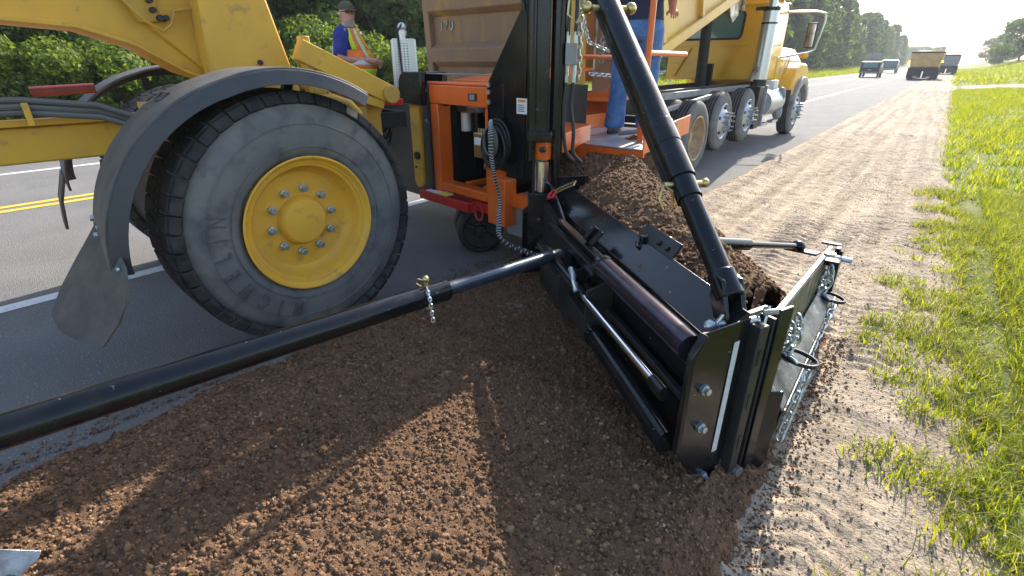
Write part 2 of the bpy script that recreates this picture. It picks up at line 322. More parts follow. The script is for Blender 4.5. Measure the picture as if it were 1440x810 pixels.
# loose material inside the box, heaped against the blade, with the stream that falls into it
d = .012; gx = np.arange(-3.0, -.25, d); gy = np.arange(1.6, 5.2, d); X, Y = np.meshgrid(gx, gy)
H = crumbs(len(gx), len(gy), d, 40000, .010, .022, 21)
A = np.array([-1.95, 3.85]); B = np.array([-.66, 2.40]); AB = B-A; t = np.clip(((X-A[0])*AB[0]+(Y-A[1])*AB[1])/(AB@AB), 0, 1)
dist = np.hypot(X-A[0]-t*AB[0], Y-A[1]-t*AB[1]); crest = .95-.12*t+(vnoise(X, Y, 3, 31)-.5)*.10
nearside = ((X-A[0])*AB[1]-(Y-A[1])*AB[0]) > 0; prof = np.maximum(crest-dist*np.where(nearside, .16, .80), 0)
d2 = np.hypot((X+2.02)/.26, (Y-4.28)/.30); prof = np.maximum(prof, 1.02*np.exp(-d2**4)); prof = np.maximum(prof, .80-np.hypot(X+2.02, Y-4.1)*.95); bd_ = (X-M0[0])*MN[0]+(Y-M0[1])*MN[1]; prof = np.minimum(prof, .72+.55*np.maximum(bd_-.13, 0))
Z = prof+(vnoise(X, Y, 7, 33)-.5)*.05+H*1.1-.03; Z = np.where(prof < .02, -.05, Z)
F = grid_faces(len(gx), len(gy)); C = np.stack([X, Y], -1).reshape(-1, 2); side = (C-M0)@MN
keep = (side[F].min(1) > .03) & (Z.reshape(-1)[F].max(1) > -.03) & (X.reshape(-1)[F].max(1) < -.40)
P = np.stack([X, Y, Z], -1).reshape(-1, 3); used = np.unique(F[keep]); mp = np.full(len(P), -1); mp[used] = np.arange(len(used)); HEAP = P[used]
o = finish('soil_heap', np_mesh('soil_heap', P[used], mp[F[keep]]), M['soil'], smooth=0); stuff(o)
tag(o, 'loose brown soil heaped inside the black spreader box', 'soil')
# sandy shoulder with tyre prints
def sand_z(x, y, fine):
    z = .012+(vnoise(x, y, 1.2, 41)-.5)*.022+(vnoise(x, y, 4, 42)-.5)*.018+(vnoise(x*9, y*.35, 1, 52)-.5)*.022+(vnoise(x*26, y*.8, 1, 53)-.5)*.008
    z += -.12*sm((-2.12-x)/.30)+(vnoise(x, y, 9, 45)-.5)*.02-.16*sm((x-.50+.44*sm((y-6)/7)+.30*(vnoise(x,y,1.7,51)-.5))/.5)
    for cx, wd in ((-.95, .22), (-.42, .22), (-1.75, .16), (-1.35, .13)):
        z -= .022*np.exp(-((x-cx-.12*np.sin(y*.22))/wd)**4)
    z += .022*np.exp(-((x+2.02+.05*np.sin(y*1.3))/.14)**2)*(.5+vnoise(x, y, 6, 46))
    if fine:
        for cx, wd, ph in ((-.95, .23, 0), (-.42, .23, 1.), (-.02, .18, 2.)):
            xx = x-cx-.12*np.sin(y*.22); m = np.exp(-(xx/wd)**6)*sm((vnoise(x, y, 1.1, 47)-.25)*3)
            z += m*.0095*(1-.75*sm((y-4.5)/4))*np.sin(2*np.pi*(y+.5*np.abs(xx))/.10+ph)
        z += (vnoise(x, y, 28, 48)-.5)*.010+(vnoise(x, y, 60, 49)-.5)*.006
    else:
        z += (vnoise(x, y, 14, 48)-.5)*.022+(vnoise(x*4, y*.5, 4, 43)-.5)*.02
    return z
gx = np.arange(-2.5, .95, .016); gy = np.arange(.6, 16.0, .016); X, Y = np.meshgrid(gx, gy); Z = sand_z(X, Y, True)
structure(finish('gravel_shoulder', np_mesh('gravel_shoulder', np.stack([X, Y, Z], -1).reshape(-1, 3), grid_faces(len(gx), len(gy))), M['sand'], smooth=60))
gx = np.arange(-2.6, 1.0, .06); gy = np.concatenate([np.arange(15.96, 45, .06), np.arange(45, 95, .3), np.geomspace(95, 400, 40)]); X, Y = np.meshgrid(gx, gy); Z = sand_z(X, Y, False)+(Y > 40)*.03*sm((X+2.1)/.2)*sm((.3-X)/.2)
structure(finish('gravel_shoulder', np_mesh('gravel_shoulder', np.stack([X, Y, Z], -1).reshape(-1, 3), grid_faces(len(gx), len(gy))), M['sand'], smooth=60))
# the field entrance that crosses the verge far ahead
gx = np.linspace(.2, 30, 40); gy = np.linspace(46, 53, 12); X, Y = np.meshgrid(gx, gy); Z = terrain(X, Y)+.03
structure(finish('field_track', np_mesh('field_track', np.stack([X, Y, Z], -1).reshape(-1, 3), grid_faces(len(gx), len(gy))), M['sand']))
# loose stones
OC = np.array([(1,0,0),(-1,0,0),(0,1,0),(0,-1,0),(0,0,1),(0,0,-1)], float); OF = np.array([(0,2,4),(2,1,4),(1,3,4),(3,0,4),(2,0,5),(1,2,5),(3,1,5),(0,3,5)])
def pebbles(name, pts, rad, mat, seed):
    r = np.random.default_rng(seed); n = len(pts)
    v = OC[None]*(rad[:, None, None]*r.uniform(.6, 1.25, (n, 1, 3)))+r.normal(0, .12, (n, 6, 3))*rad[:, None, None]
    a = r.uniform(0, 6.28, n); c, s_ = np.cos(a)[:, None], np.sin(a)[:, None]
    v = np.stack([v[..., 0]*c-v[..., 1]*s_, v[..., 0]*s_+v[..., 1]*c, v[..., 2]], -1)+pts[:, None]
    o = finish(name, np_mesh(name, v.reshape(-1, 3), (OF[None]+6*np.arange(n)[:, None, None]).reshape(-1, 3)), mat, smooth=0); stuff(o); return o
def pick(A_, n):
    q = A_[A_[:, 2] > .0]; return q[rng.integers(0, len(q), n)]
q = pick(BERM, 46000); o = pebbles('soil_clods', q+[0, 0, .001], np.where(rng.random(len(q)) < .04, rng.uniform(.010, .020, len(q)), rng.uniform(.003, .011, len(q))), M['clod'], 13); tag(o, 'loose crumbs of brown soil lying on the levelled strip', 'soil')
q = pick(HEAP, 14000); o = pebbles('soil_clods', q+[0, 0, .002], rng.uniform(.005, .017, len(q)), M['clod'], 14); tag(o, 'loose crumbs of brown soil on the heap inside the box', 'soil')
n = 5200; ex_ = np.where(rng.random(n) < .6, -.17+np.abs(rng.normal(0, .075, n)), -2.72-np.abs(rng.normal(0, .07, n))); ey_ = rng.uniform(-.6, 3.5, n); ez_ = np.where(ex_ > -1, sand_z(ex_, ey_, True), .002)+.001
o = pebbles('spilled_crumbs', np.stack([ex_, ey_, ez_], -1), rng.uniform(.003, .011, n)*(1-.5*(rng.random(n) < .6)), M['clod'], 15); tag(o, 'crumbs of soil spilled beside the edges of the brown strip', 'soil')
n = 9000; px = rng.uniform(-2.35, .5, n); py = .8+9*rng.random(n)**1.6; k = vnoise(px, py, 2.5, 61)+.35*np.exp(-((px+2.05)/.25)**2) > .42; px, py = px[k], py[k]
o = pebbles('shoulder_stones', np.stack([px, py, sand_z(px, py, True)+.002], -1), rng.uniform(.0025, .008, len(px)), M['sand'], 3); tag(o, 'small stones strewn over the sandy road shoulder', 'stones')

# ---------------------------------------------------------------- grass
def blades(pts, h, wd, lean, name, mat, seg=3):
    n = len(pts); a = rng.uniform(0, 2*np.pi, n); dx, dy = np.cos(a), np.sin(a); pa = a+np.pi/2+rng.normal(0, .5, n)
    out = np.zeros((n, seg*2+2, 3))
    for s in range(seg+1):
        t = s/seg; wz = wd*(1-t*.92)/2; r = lean*h*t**1.8; z = h*(t-.28*lean*t*t)
        cx = pts[:, 0]+dx*r; cy = pts[:, 1]+dy*r; cz = pts[:, 2]+z
        out[:, 2*s] = np.stack([cx-np.cos(pa)*wz, cy-np.sin(pa)*wz, cz], -1); out[:, 2*s+1] = np.stack([cx+np.cos(pa)*wz, cy+np.sin(pa)*wz, cz], -1)
    f = np.array([(2*s, 2*s+1, 2*s+3, 2*s+2) for s in range(seg)])
    return stuff(finish(name, np_mesh(name, out.reshape(-1, 3), (f[None]+(2*seg+2)*np.arange(n)[:, None, None]).reshape(-1, 4)), mat, smooth=0))
def tufts(nt, xr, yr, cond, per, spread):
    x = rng.uniform(*xr, nt); y = rng.uniform(*yr, nt); k = cond(x, y); x, y = x[k], y[k]
    m = rng.integers(per[0], per[1], len(x)); X = np.repeat(x, m)+rng.normal(0, spread, m.sum()); Y = np.repeat(y, m)+rng.normal(0, spread, m.sum())
    return X, Y
edge = lambda x, y: x > .13+.12*np.sin(y*1.7)+.30*(vnoise(x, y, 2.2, 71)-.5)
def dens(x, y):                                         # sparse on the sand, closing to a sward further right
    return (x-.08-.10*np.sin(y*1.1))*1.25+.75*(vnoise(x, y, 2.6, 72)-.58)+.45*(vnoise(x, y, 7, 73)-.5) > rng.random(len(x))**1.3*.8
xa, ya = tufts(9500, (-.05, 1.9), (1.2, 9), dens, (6, 18), .034)
P = np.stack([xa, ya, np.where(xa < .7, sand_z(xa, ya, False), terrain(xa, ya)*(xa > .62))], -1)
o = blades(P, rng.uniform(.035, .125, len(P))*(.75+.7*sm((xa-.35)/.5)), rng.uniform(.004, .012, len(P)), rng.uniform(.25, 1.1, len(P)), 'verge_grass', M['grass']); tag(o, 'bright green grass tufts along the sandy shoulder edge', 'grass')
k = rng.random(len(P)) < .09; Pd = P[k]+rng.normal(0, .012, (k.sum(), 3))*[1, 1, 0]
o = blades(Pd, rng.uniform(.06, .2, len(Pd)), rng.uniform(.003, .006, len(Pd)), rng.uniform(.2, 1.3, len(Pd)), 'dry_grass', M['grass_dry']); tag(o, 'dry straw coloured stalks among the green verge grass', 'dry grass')
cond2 = lambda x, y: (x > .12+.25*(vnoise(x, y, .8, 74)-.3)) & (x < 1.2+.24*y) & (vnoise(x, y, 1.1, 75) > .22)
xa, ya = tufts(9000, (.0, 12), (8, 45), cond2, (8, 16), .09)
P = np.stack([xa, ya, terrain(xa, ya)], -1)
o = blades(P, rng.uniform(.07, .24, len(P)), rng.uniform(.012, .024, len(P)), rng.uniform(.3, 1.0, len(P)), 'verge_grass', M['grass'], 2); tag(o, 'mown green verge grass stretching away beside the shoulder', 'grass')
xa, ya = tufts(7000, (.3, 45), (45, 170), lambda x, y: (x < 6+.22*y) & ((y < 45) | (y > 53.5)), (5, 9), .4)
P = np.stack([xa, ya, terrain(xa, ya)], -1)
o = blades(P, rng.uniform(.15, .5, len(P)), rng.uniform(.05, .12, len(P)), rng.uniform(.3, 1.0, len(P)), 'bank_grass', M['grass'], 2); tag(o, 'green grass covering the far bank right of the road', 'grass')
xa, ya = tufts(9000, (-22, -12.5), (3, 190), lambda x, y: vnoise(x, y, .5, 76) > .12, (6, 11), .25)
P = np.stack([xa, ya, terrain(xa, ya)], -1)
o = blades(P, rng.uniform(.15, .55, len(P)), rng.uniform(.03, .08, len(P)), rng.uniform(.2, .9, len(P)), 'far_verge_grass', M['grass'], 2); tag(o, 'green roadside grass below the trees across the road', 'grass')
# seed heads standing over the near sward
x = rng.uniform(.42, 1.3, 420); y = rng.uniform(1.6, 6, 420); P = np.stack([x, y, .12+.09*rng.random(420)], -1)
o = pebbles('seed_heads', P, rng.uniform(.006, .011, 420), M['grass_dry'], 9); tag(o, 'pale fluffy seed heads over the green verge', 'seed heads')

# ---------------------------------------------------------------- trees
def leaf_cards(cen, nrm, size, asp=1.6, droop=0):
    n = len(cen); u = rng.normal(size=(n, 3)); u -= nrm*(u*nrm).sum(1, keepdims=True)*.7; u /= np.linalg.norm(u, axis=1, keepdims=True)
    v = np.cross(nrm+rng.normal(0, .5, (n, 3)), u); v /= np.linalg.norm(v, axis=1, keepdims=True)
    u = u*(size*asp/2)[:, None]; v = v*(size/2)[:, None]
    return np.stack([cen-u, cen+v*.9, cen+u, cen-v*.9], 1).reshape(-1, 3)
def cards_obj(name, pts, mat, parent):
    return finish(name, np_mesh(name, pts, np.arange(len(pts)).reshape(-1, 4)), mat, parent, smooth=0)
def make_broadleaf(name, label, h, rad, ncl, nleaf, ls, mat, low=.2, cat='tree', group='trees across the road', trunk=True):
    t = thing(name, label, cat, (0, 0, 0), 0, group); pts = []; cl = []
    for i in range(ncl):
        z = h*(low+(1-low)*rng.random()**.85); f = 1-abs((z/h-.55)/.62)**2.2; a = rng.uniform(0, 6.28); rr = rad*math.sqrt(rng.random())*max(f, .15)
        cl.append((rr*math.cos(a), rr*math.sin(a), z, rng.uniform(.55, 1.15)*rad*.34))
    for cx, cy, cz, cr in cl:
        m = int(nleaf/ncl*(cr/(rad*.29))**2); d_ = rng.normal(size=(m, 3)); d_ /= np.linalg.norm(d_, axis=1, keepdims=True); rr = cr*(.55+.5*rng.random((m, 1)))
        pts.append(leaf_cards(np.array([cx, cy, cz])+d_*rr*[1, 1, .8], d_, ls*rng.uniform(.6, 1.4, m)))
    if trunk:
        mb = MB(); k = (1.4*h/40, .5)
        mb.tube([(0,0,-.3), (.05,.03,h*.25), (-.06,.05,h*.5), (.02,0,h*.85)], [h*.022, h*.018, h*.012, h*.003], 9)
        for cx, cy, cz, cr in cl[::max(1, ncl//9)]:
            z0 = min(h*.6, max(.1, cz*.55)); mb.tube([(0, 0, z0), (cx*.4, cy*.4, z0+(cz-z0)*.6), (cx, cy, cz)], [h*.010, h*.007, h*.002], 6)
        mb.build('trunk', M['bark'], t)
    cards_obj('crown', np.concatenate(pts), mat, t); return t
def make_pine(name, label, h, rad, nleaf, ls, mat, group='pines across the road', low=.08, pw=.62):
    t = thing(name, label, 'tree', (0, 0, 0), 0, group); mb = MB(); mb.tube([(0,0,-.3), (.04,.02,h*.5), (0,0,h*.97)], [h*.016, h*.010, h*.002], 9); pts = []
    nb = 120; per = nleaf//nb
    for i in range(nb):
        f = low+(1-low)*(i/nb)**.9; z = h*f; L = rad*(1-f)**pw*rng.uniform(.65, 1.15)+.15; a = i*2.39996+rng.normal(0, .2); up = .45*f-.12
        e = np.array([math.cos(a)*L, math.sin(a)*L, L*up]); 
        if i % 3 == 0: mb.tube([(0, 0, z), tuple(np.array([0, 0, z])+e*.9)], [h*.004, h*.001], 5)
        tt = .2+.85*rng.random(per)**.75; c = np.array([0, 0, z])+e*tt[:, None]+rng.normal(0, 1, (per, 3))*(.10+.16*L*.35)*[1, 1, .7]
        nn = rng.normal(size=(per, 3)); nn /= np.linalg.norm(nn, axis=1, keepdims=True); pts.append(leaf_cards(c, nn, ls*rng.uniform(.6, 1.4, per), 2.4))
    mb.build('trunk', M['bark'], t); cards_obj('crown', np.concatenate(pts), mat, t); return t
def place(o, x, y, sc=1, rz=None, first=False, label=None, group=None, z=None):
    c = o if first else copy_tree(o)
    c.location = (x, y, (float(terrain(x, y)) if z is None else z)-.05); c.rotation_euler = (0, 0, rnd.uniform(0, 6.28) if rz is None else rz)
    s = sc*rnd.uniform(.92, 1.08); c.scale = (s*rnd.uniform(.92, 1.1), s*rnd.uniform(.92, 1.1), s)
    if label: c['label'] = label
    if group: c['group'] = group
    return c
BUSH_L = 'bright green leafy bush across the road at the left edge'
bush = make_broadleaf('bush', BUSH_L, 2.6, 2.1, 38, 17000, .085, M['leaf_bush'], .08, 'bush', 'bushes across the road')
bl = make_broadleaf('broadleaf_tree', 'tall broadleaf tree behind the bushes at the left', 8.5, 3.2, 60, 24000, .125, M['leaf_bush'], .12, group='broadleaf trees across the road')
bl2 = make_broadleaf('broadleaf_tree', 'dark broadleaf tree behind the bushes at the left', 9.5, 3.0, 60, 24000, .125, M['leaf_dark'], .10, group='dark broadleaf trees across the road')
pine = make_pine('pine_tree', 'dark pine tree behind the man in the vest', 10.5, 2.7, 13000, .17, M['leaf_pine'])
pine2 = make_pine('pine_tree', 'dark pine in the long row left of the distant trucks', 11.5, 3.1, 9000, .26, M['leaf_far'], 'pines in the long row beside the road', low=.03, pw=.38)
spots = [(-17.6, 1.2, .9), (-17.0, 4.2, .8), (-17.8, 7.0, 1.05), (-16.8, 9.6, .75), (-18.2, 11.5, 1.0), (-17.6, 14.5, .8), (-18.3, 17.5, .9), (-18, 21, .8), (-18.8, -2.0, 1.1)]
for i, (x, y, s) in enumerate(spots): place(bush, x, y, s, first=i == 0)
for i, (x, y, s) in enumerate([(-20.5, 3.5, .75), (-22, 8.0, .82), (-21.3, -2, .9), (-23, 13.0, .85), (-22, 20, .8)]): place(bl, x, y, s, first=i == 0)
for i, (x, y, s) in enumerate([(-24.5, 1.0, 1.0), (-24, 5.8, .95), (-21.0, 11.0, .9), (-25.5, 10.5, 1.1), (-26, -3.5, 1.1), (-27, 15, 1.1)]): place(bl2, x, y, s, first=i == 0)
k = 0
for i in range(16):
    for x in (-20.8, -24.6):
        place(pine, x+rnd.uniform(-.9, .9), 13.5+i*2.5+rnd.uniform(-.8, .8), rnd.uniform(.85, 1.12), first=k == 0); k += 1
k = 0; y = 52
while y < 330:
    for x in (-21.5, -27.5):
        place(pine2, x+rnd.uniform(-1.2, 1.2), y+rnd.uniform(-1.5, 1.5), rnd.uniform(.72, 1.18), first=k == 0); k += 1
    y += 4.2+y*.012
far = [('round leafy tree on the hilltop at the upper right corner', 9.5, 150, 1.0), ('smaller round tree left of the tallest one on the right hilltop', 7.0, 172, .55), ('leafy tree partly cut off by the right edge of the picture', 14, 150, 1.0)]
bl3 = make_broadleaf('broadleaf_tree', far[0][0], 9, 4.2, 50, 7000, .3, M['leaf_far'], .12, group='trees on the right hilltop')
for i, (lb, x, y, s) in enumerate(far): place(bl3, x, y, s, first=i == 0, label=lb)
for i in range(9): place(bl3, 9.5+i*2.4-i*i*.15, 260+i*14, .8+.2*rnd.random(), label='hazy distant tree on the skyline right of the trucks', group='hazy trees on the skyline')
for i in range(6): place(bl3, -9-i*4, 380+i*12, 1.0, label='hazy distant tree showing above the distant dump truck', group='hazy trees behind the trucks')
for i, (x, y, s, lb) in enumerate([(3.4, 17.5, .42, 'green leafy bush by the right edge of the picture'), (7.5, 62, .8, 'low dark bush on the grassy bank at right'), (9.6, 70, .8, 'low dark bush near the top of the right bank')]): place(bush, x, y, s, label=lb, group='bushes on the right bank')
def smooth_path(pts, n=8):
    pts = [V(p) for p in pts]; out = []
    for i in range(len(pts)-1):
        p0, p1, p2, p3 = pts[max(i-1,0)], pts[i], pts[i+1], pts[min(i+2,len(pts)-1)]
        for k in range(n):
            t = k/n; out.append(.5*((2*p1)+(p2-p0)*t+(2*p0-5*p1+4*p2-p3)*t*t+(3*p1-p0-3*p2+p3)*t**3))
    return out+[pts[-1]]

# ================================================================= motor grader
HG = R_(8); gf = V((math.sin(HG), math.cos(HG), 0)); gr = V((math.cos(HG), -math.sin(HG), 0)); GZ = V((0, 0, 1)); GC = V((-2.75, 1.44, 0)); GA = (gr, gf, GZ)
def G(x, y, z): return GC+gr*x+gf*y+GZ*z
gd = thing('motor_grader', 'yellow road grader with big dusty front wheel standing on the asphalt', 'grader', G(-1.2, 0, 0))
def yz(poly, x): return [G(x, y, z) for y, z in poly]
# gooseneck: one arched box beam
goose = [(-4.5,1.78),(-1.6,1.86),(-1.0,1.83),(-.72,1.81),(-.47,1.725),(-.24,1.575),(-.05,1.50),(.08,1.46),(.28,1.5),(.24,1.95),(.14,2.12),(-.1,2.22),(-.5,2.33),(-1.2,2.42),(-4.5,2.36)]
gn = MB().prism(yz(goose, -1.42), gr*.40).build('gooseneck', M['yellow'], gd, .012)
MB().prism(yz([(-4.4,1.77),(-1.6,1.845),(-.98,1.815),(-.70,1.795),(-.45,1.71),(-.22,1.56),(-.02,1.485),(-.02,1.50),(-.24,1.59),(-.47,1.74),(-.72,1.825),(-1.0,1.845),(-1.6,1.875),(-4.4,1.80)], -1.44), gr*.47).build('lower_flange', M['yellow'], gn, .004)
MB().prism(yz([(-.46,2.30),(-.42,1.98),(-.34,1.80),(-.12,1.58),(.03,1.52),(-.02,1.85),(-.10,2.2)], -1.02), gr*.035).build('side_plate', M['yellow'], gn, .01)
MB().prism(yz([(-.50,2.3),(-.47,1.98),(-.40,1.83),(-.30,1.84),(-.28,2.02),(-.20,2.15),(-.2,2.25)], -.985), gr*.03).build('bracket_plate', M['yellow_dirty'], gn, .006)
for y, z in ((-.40,2.0),(-.33,1.95),(-.325,1.90),(-.30,1.86),(-.27,1.86),(.16,1.62)):
    MB().cyl(G(-1.0, y, z), G(-.90 if y < 0 else -.74, y, z), .016, 12).build('bolt', M['black_flat'], gn)
MB().tube([G(-.93,-.52,2.05), G(-.92,-.45,1.93), G(-.92,-.38,1.84), G(-.92,-.30,1.79), G(-.92,-.25,1.83), G(-.92,-.22,1.90), G(-.93,-.12,1.92)], .009, 8).build('grease_line', M['yellow_dirty'], gn)
# bolster and front nose
MB().prism(yz([(-.12,1.50),(.10,1.40),(.36,1.58),(.27,1.98),(.18,2.16),(-.10,2.26),(-.13,1.75)], -.98), gr*.22).build('nose_plate', M['yellow'], gd, .012)
MB().prism(yz([(-.20,.52),(.20,.52),(.30,1.0),(.22,1.45),(-.10,1.50),(-.25,1.0)], -1.5), gr*.7).build('front_bolster', M['yellow_dirty'], gd, .01)
MB().bar(G(-2.1, 0, .80), G(-.30, 0, .80), .26, .24).build('front_axle', M['yellow_dirty'], gd, .02)
MB().prism(yz([(.0,1.40),(.30,1.30),(.36,1.45),(.35,1.52),(.0,1.52)], -.74), gr*.06).build('nose_gusset', M['yellow'], gd, .005)
m = MB(); m.bar(G(-.80, .40, 1.50), G(-.80, .40, 1.80), .10, .10); m.bar(G(-.70, .44, 1.25), G(-.70, .44, 1.78), .05, .10, gr); m.build('lift_post', M['yellow_dirty'], gd, .008)
m = MB(); m.sphere(G(-.68,.50,1.45), (.08,.07,.08), 10, 7); m.tube([G(-.64,.44,1.40), G(-.60,.54,1.40), G(-.56,.64,1.36), G(-.54,.70,1.28)], .028, 9); m.build('steering_knuckle', M['yellow_dirty'], gd, .006)
# drawbar running back under the gooseneck
db = MB().bar(G(-1.26, .3, 1.20), G(-1.30, -5.0, 1.145), .30, .20).build('drawbar', M['yellow'], gd, .012)
MB().bar(G(-1.11, .2, 1.322), G(-1.15, -5.0, 1.27), .10, .035).build('drawbar_flange', M['yellow'], db, .004)
MB().bar(G(-1.22, -.20, 1.36), G(-1.22, -.48, 1.36), .22, .05).build('drawbar_cap', M['yellow_dirty'], db, .006)
for k, dz in enumerate((0, .035, -.03)):
    MB().tube([G(-1.05,-4,1.40+dz), G(-1.03,-1.5,1.40+dz), G(-1.02,-1.05,1.40+dz), G(-1.0+.02*k,-.72,1.36+dz), G(-.98+.02*k,-.52,1.27+dz), G(-.98,-.36,1.19+dz*.7), G(-1.0,-.2,1.13+dz*.7)], .017 if k else .019, 9).build('hydraulic_hose', M['hose_grey'], gd)
MB().cyl(G(-1.50,-.98,1.455), G(-1.48,-.66,1.47), .030, 14).build('cylinder_rod', M['rod_red'], gd)
MB().bar(G(-1.0,-1.03,1.30), G(-1.0,-1.03,1.42), .05, .03, gf).build('hose_clamp', M['yellow'], gd, .004)
m = MB(); m.bar(G(-2.0,-.50,.92), G(-2.0,-.50,1.2), .05, .06, gf); m.bar(G(-1.9,-.46,1.0), G(-1.9,-.46,1.2), .06, .06, gf); m.build('mud_flap_bracket', M['black_flat'], gd, .004)

def wheel(c, n, mats, name='front_wheel', letters=True):
    n = V(n).normalized(); up = GZ; t = up.cross(n).normalized()      # t: +90deg from up seen from outside
    m = MB()
    pr = [(-.045,.385),(-.02,.405),(-.004,.44),(.0,.50),(-.006,.565),(-.022,.635),(-.040,.668),(-.046,.676),(-.062,.708),(-.10,.731),(-.21,.737),(-.32,.731),(-.36,.708),(-.38,.655),(-.415,.55),(-.42,.48),(-.39,.40),(-.37,.385)]
    m.lathe(pr, c, n, 96, cap=False)
    tr = m.build(name, mats[0], gd)
    m = MB(); K = 46
    for i in range(K):
        for sgn in (0, 1):
            a = 2*math.pi*(i+.5*sgn)/K; u = up*math.cos(a)+t*math.sin(a); q = u.cross(n)
            a0 = -.048 if not sgn else -.372; dpt = .15
            cc = c+u*.7125+n*(a0-dpt/2 if not sgn else a0+dpt/2)
            w_ = .090; m.box(cc, (w_, dpt, .055), (q, n, u))
            uu = (u-n*.55*(1 if not sgn else -1)).normalized(); cc = c+u*.697+n*((-.040) if not sgn else -.38); m.box(cc, (w_, .05, .055), (q, uu.cross(q), uu))
    for i in range(K*2):
        a = 2*math.pi*(i+.25)/(K*2); u = up*math.cos(a)+t*math.sin(a); q = u.cross(n); m.box(c+u*.719+n*(-.21), (.032, .10, .045), (q, n, u))
    m.build('tread', M['tread'], tr, .006)
    m = MB(); m.lathe([(-.06,.375),(-.012,.388),(.006,.402),(.010,.397),(.008,.389),(-.012,.379),(-.020,.370),(-.022,.360),(-.030,.357),(-.034,.342),(-.050,.334),(-.085,.326),(-.115,.310),(-.130,.290),(-.134,.245),(-.132,.155),(-.11,.147),(-.09,.139),(-.080,.128),(-.077,.115),(-.075,0.001)], c, n, 80, cap=False)
    rim = m.build('rim', mats[1], tr, 0, 28)
    for i in range(10):
        a = 2*math.pi*(i+.3)/10; u = up*math.cos(a)+t*math.sin(a); p = c+u*.195
        mm = MB(); mm.cyl(p+n*-.134, p+n*-.115, .025, 16); mm.cyl(p+n*-.115, p+n*-.088, .019, 6); mm.build('lug_nut', M['zinc'], tr, .002)
    if letters:
        R0 = .525
        for ch, deg in zip('MICHELIN', (250,237.5,226,213,200,187.5,177,166)):
            # clockwise seen from outside; 0 = up, 90 = right of picture
            me = text_mesh(ch, .105, .003); bm = bmesh.new(); bm.from_mesh(me); a = R_(360-deg-90) if False else None
            th = R_(deg+90-0)                                          # angle clockwise from up
            th = R_(deg+90) if False else R_(deg)
            # deg measured: 180 = picture left, growing downwards
            u = -t*math.cos(R_(180-deg))*1.0+up*math.sin(R_(180-deg))
            rt = up*math.cos(R_(180-deg))+t*math.sin(R_(180-deg))
            Mx = Matrix((( rt.x*.8, u.x*1.25, n.x),( rt.y*.8, u.y*1.25, n.y),( rt.z*.8, u.z*1.25, n.z))).to_4x4(); Mx.translation = c+u*R0+n*.003
            bm.transform(Mx); bm.to_mesh(me); bm.free(); finish('lettering', me, M['letter'], tr, 0, 0)
        m = MB()
        for rr, ax in ((.455, .0035), (.575, -.006)): m.lathe([(ax-.003, rr-.004), (ax+.003, rr-.002), (ax+.003, rr+.002), (ax-.003, rr+.004)], c, n, 96, True)
        m.build('sidewall_ribs', mats[0], tr)
    return tr
ST = R_(2)   # steered a little to the left
nw = V((math.cos(ST), -math.sin(ST), -.03))
wheel(V((-2.735, 1.475, .738)), nw, (M['tyre'], M['yellow']))
wheel(G(-2.42, 0, .722), -nw, (M['tyre'], M['yellow']), letters=False)

def fender(x0, x1, lab):
    A = [R_(a) for a in np.linspace(34, -93, 40)]; out, inn, th, lip = [], [], [], []
    for a in A:
        R = .865+.09*max(0, min(1, (-math.degrees(a)-20)/70)); y, z = math.sin(a)*R, .735+math.cos(a)*R
        rad = gf*math.sin(a)+GZ*math.cos(a); out.append(G(x0, y, z)); inn.append(G(x1, y, z)); th.append(rad*-.018)
    f = MB().strip(inn, out, th).build('fender', M['fender_top'], gd, .004)
    e = .014 if x0 > x1 else -.014
    lo = [p+gr*e*2.2-(-V(t)).normalized()*.085 for p, t in zip(out, th)]; hi = [p-(-V(t)).normalized()*.012+gr*e*.6 for p, t in zip(out, th)]
    MB().strip(hi, lo, [gr*-e for _ in A]).build('fender_skirt', M['fender_black'], f, .003)
    return f
fr = fender(.035, -.44, '')
m = MB()
for a in (-79, -83): 
    R = .955; m.cyl(G(-.16 if a < -80 else -.24, math.sin(R_(a))*R, .735+math.cos(R_(a))*R), G(-.16 if a < -80 else -.24, math.sin(R_(a))*(R+.014), .735+math.cos(R_(a))*(R+.014)), .014, 8)
m.build('fender_bolt', M['zinc'], fr)
m = MB()
for p, q in (((-.36,-33),(-.36,-45)), ((-.22,-33),(-.22,-45)), ((-.36,-33),(-.22,-33)), ((-.36,-45),(-.22,-45)), ((-.33,-41),(-.25,-41)), ((-.33,-37),(-.25,-37))):
    pp = [G(x, math.sin(R_(a))*.889, .735+math.cos(R_(a))*.889) for x, a in (p, q)]; m.bar(pp[0], pp[1], .012, .006)
m.build('embossed_panel', M['fender_black'], fr)
# curled rubber flap at the fender's tail
L_ = [V((-3.19,.575,.90)), V((-3.20,.50,.80)), V((-3.20,.42,.70)), V((-3.19,.34,.60)), V((-3.15,.265,.50))]
R2 = [V((-2.74,.52,.75)), V((-2.70,.50,.68)), V((-2.68,.47,.60)), V((-2.70,.42,.51)), V((-2.74,.345,.41))]
def rows(a, b, n=9):
    return [[a[i].lerp(b[i], k/(n-1))+V((0, -.05*math.sin(math.pi*k/(n-1))*(i/4), 0)) for k in range(n)] for i in range(len(a))]
m = MB(); rw = rows(L_, R2)
fv = [[m.bm.verts.new(p) for p in r] for r in rw]; bv = [[m.bm.verts.new(p+V((0, .014, .004))) for p in r] for r in rw]
for i in range(4):
    for k in range(8):
        m.face([fv[i][k], fv[i][k+1], fv[i+1][k+1], fv[i+1][k]]); m.face([bv[i][k], bv[i+1][k], bv[i+1][k+1], bv[i][k+1]])
    m.face([fv[i][0], fv[i+1][0], bv[i+1][0], bv[i][0]]); m.face([fv[i][8], bv[i][8], bv[i+1][8], fv[i+1][8]])
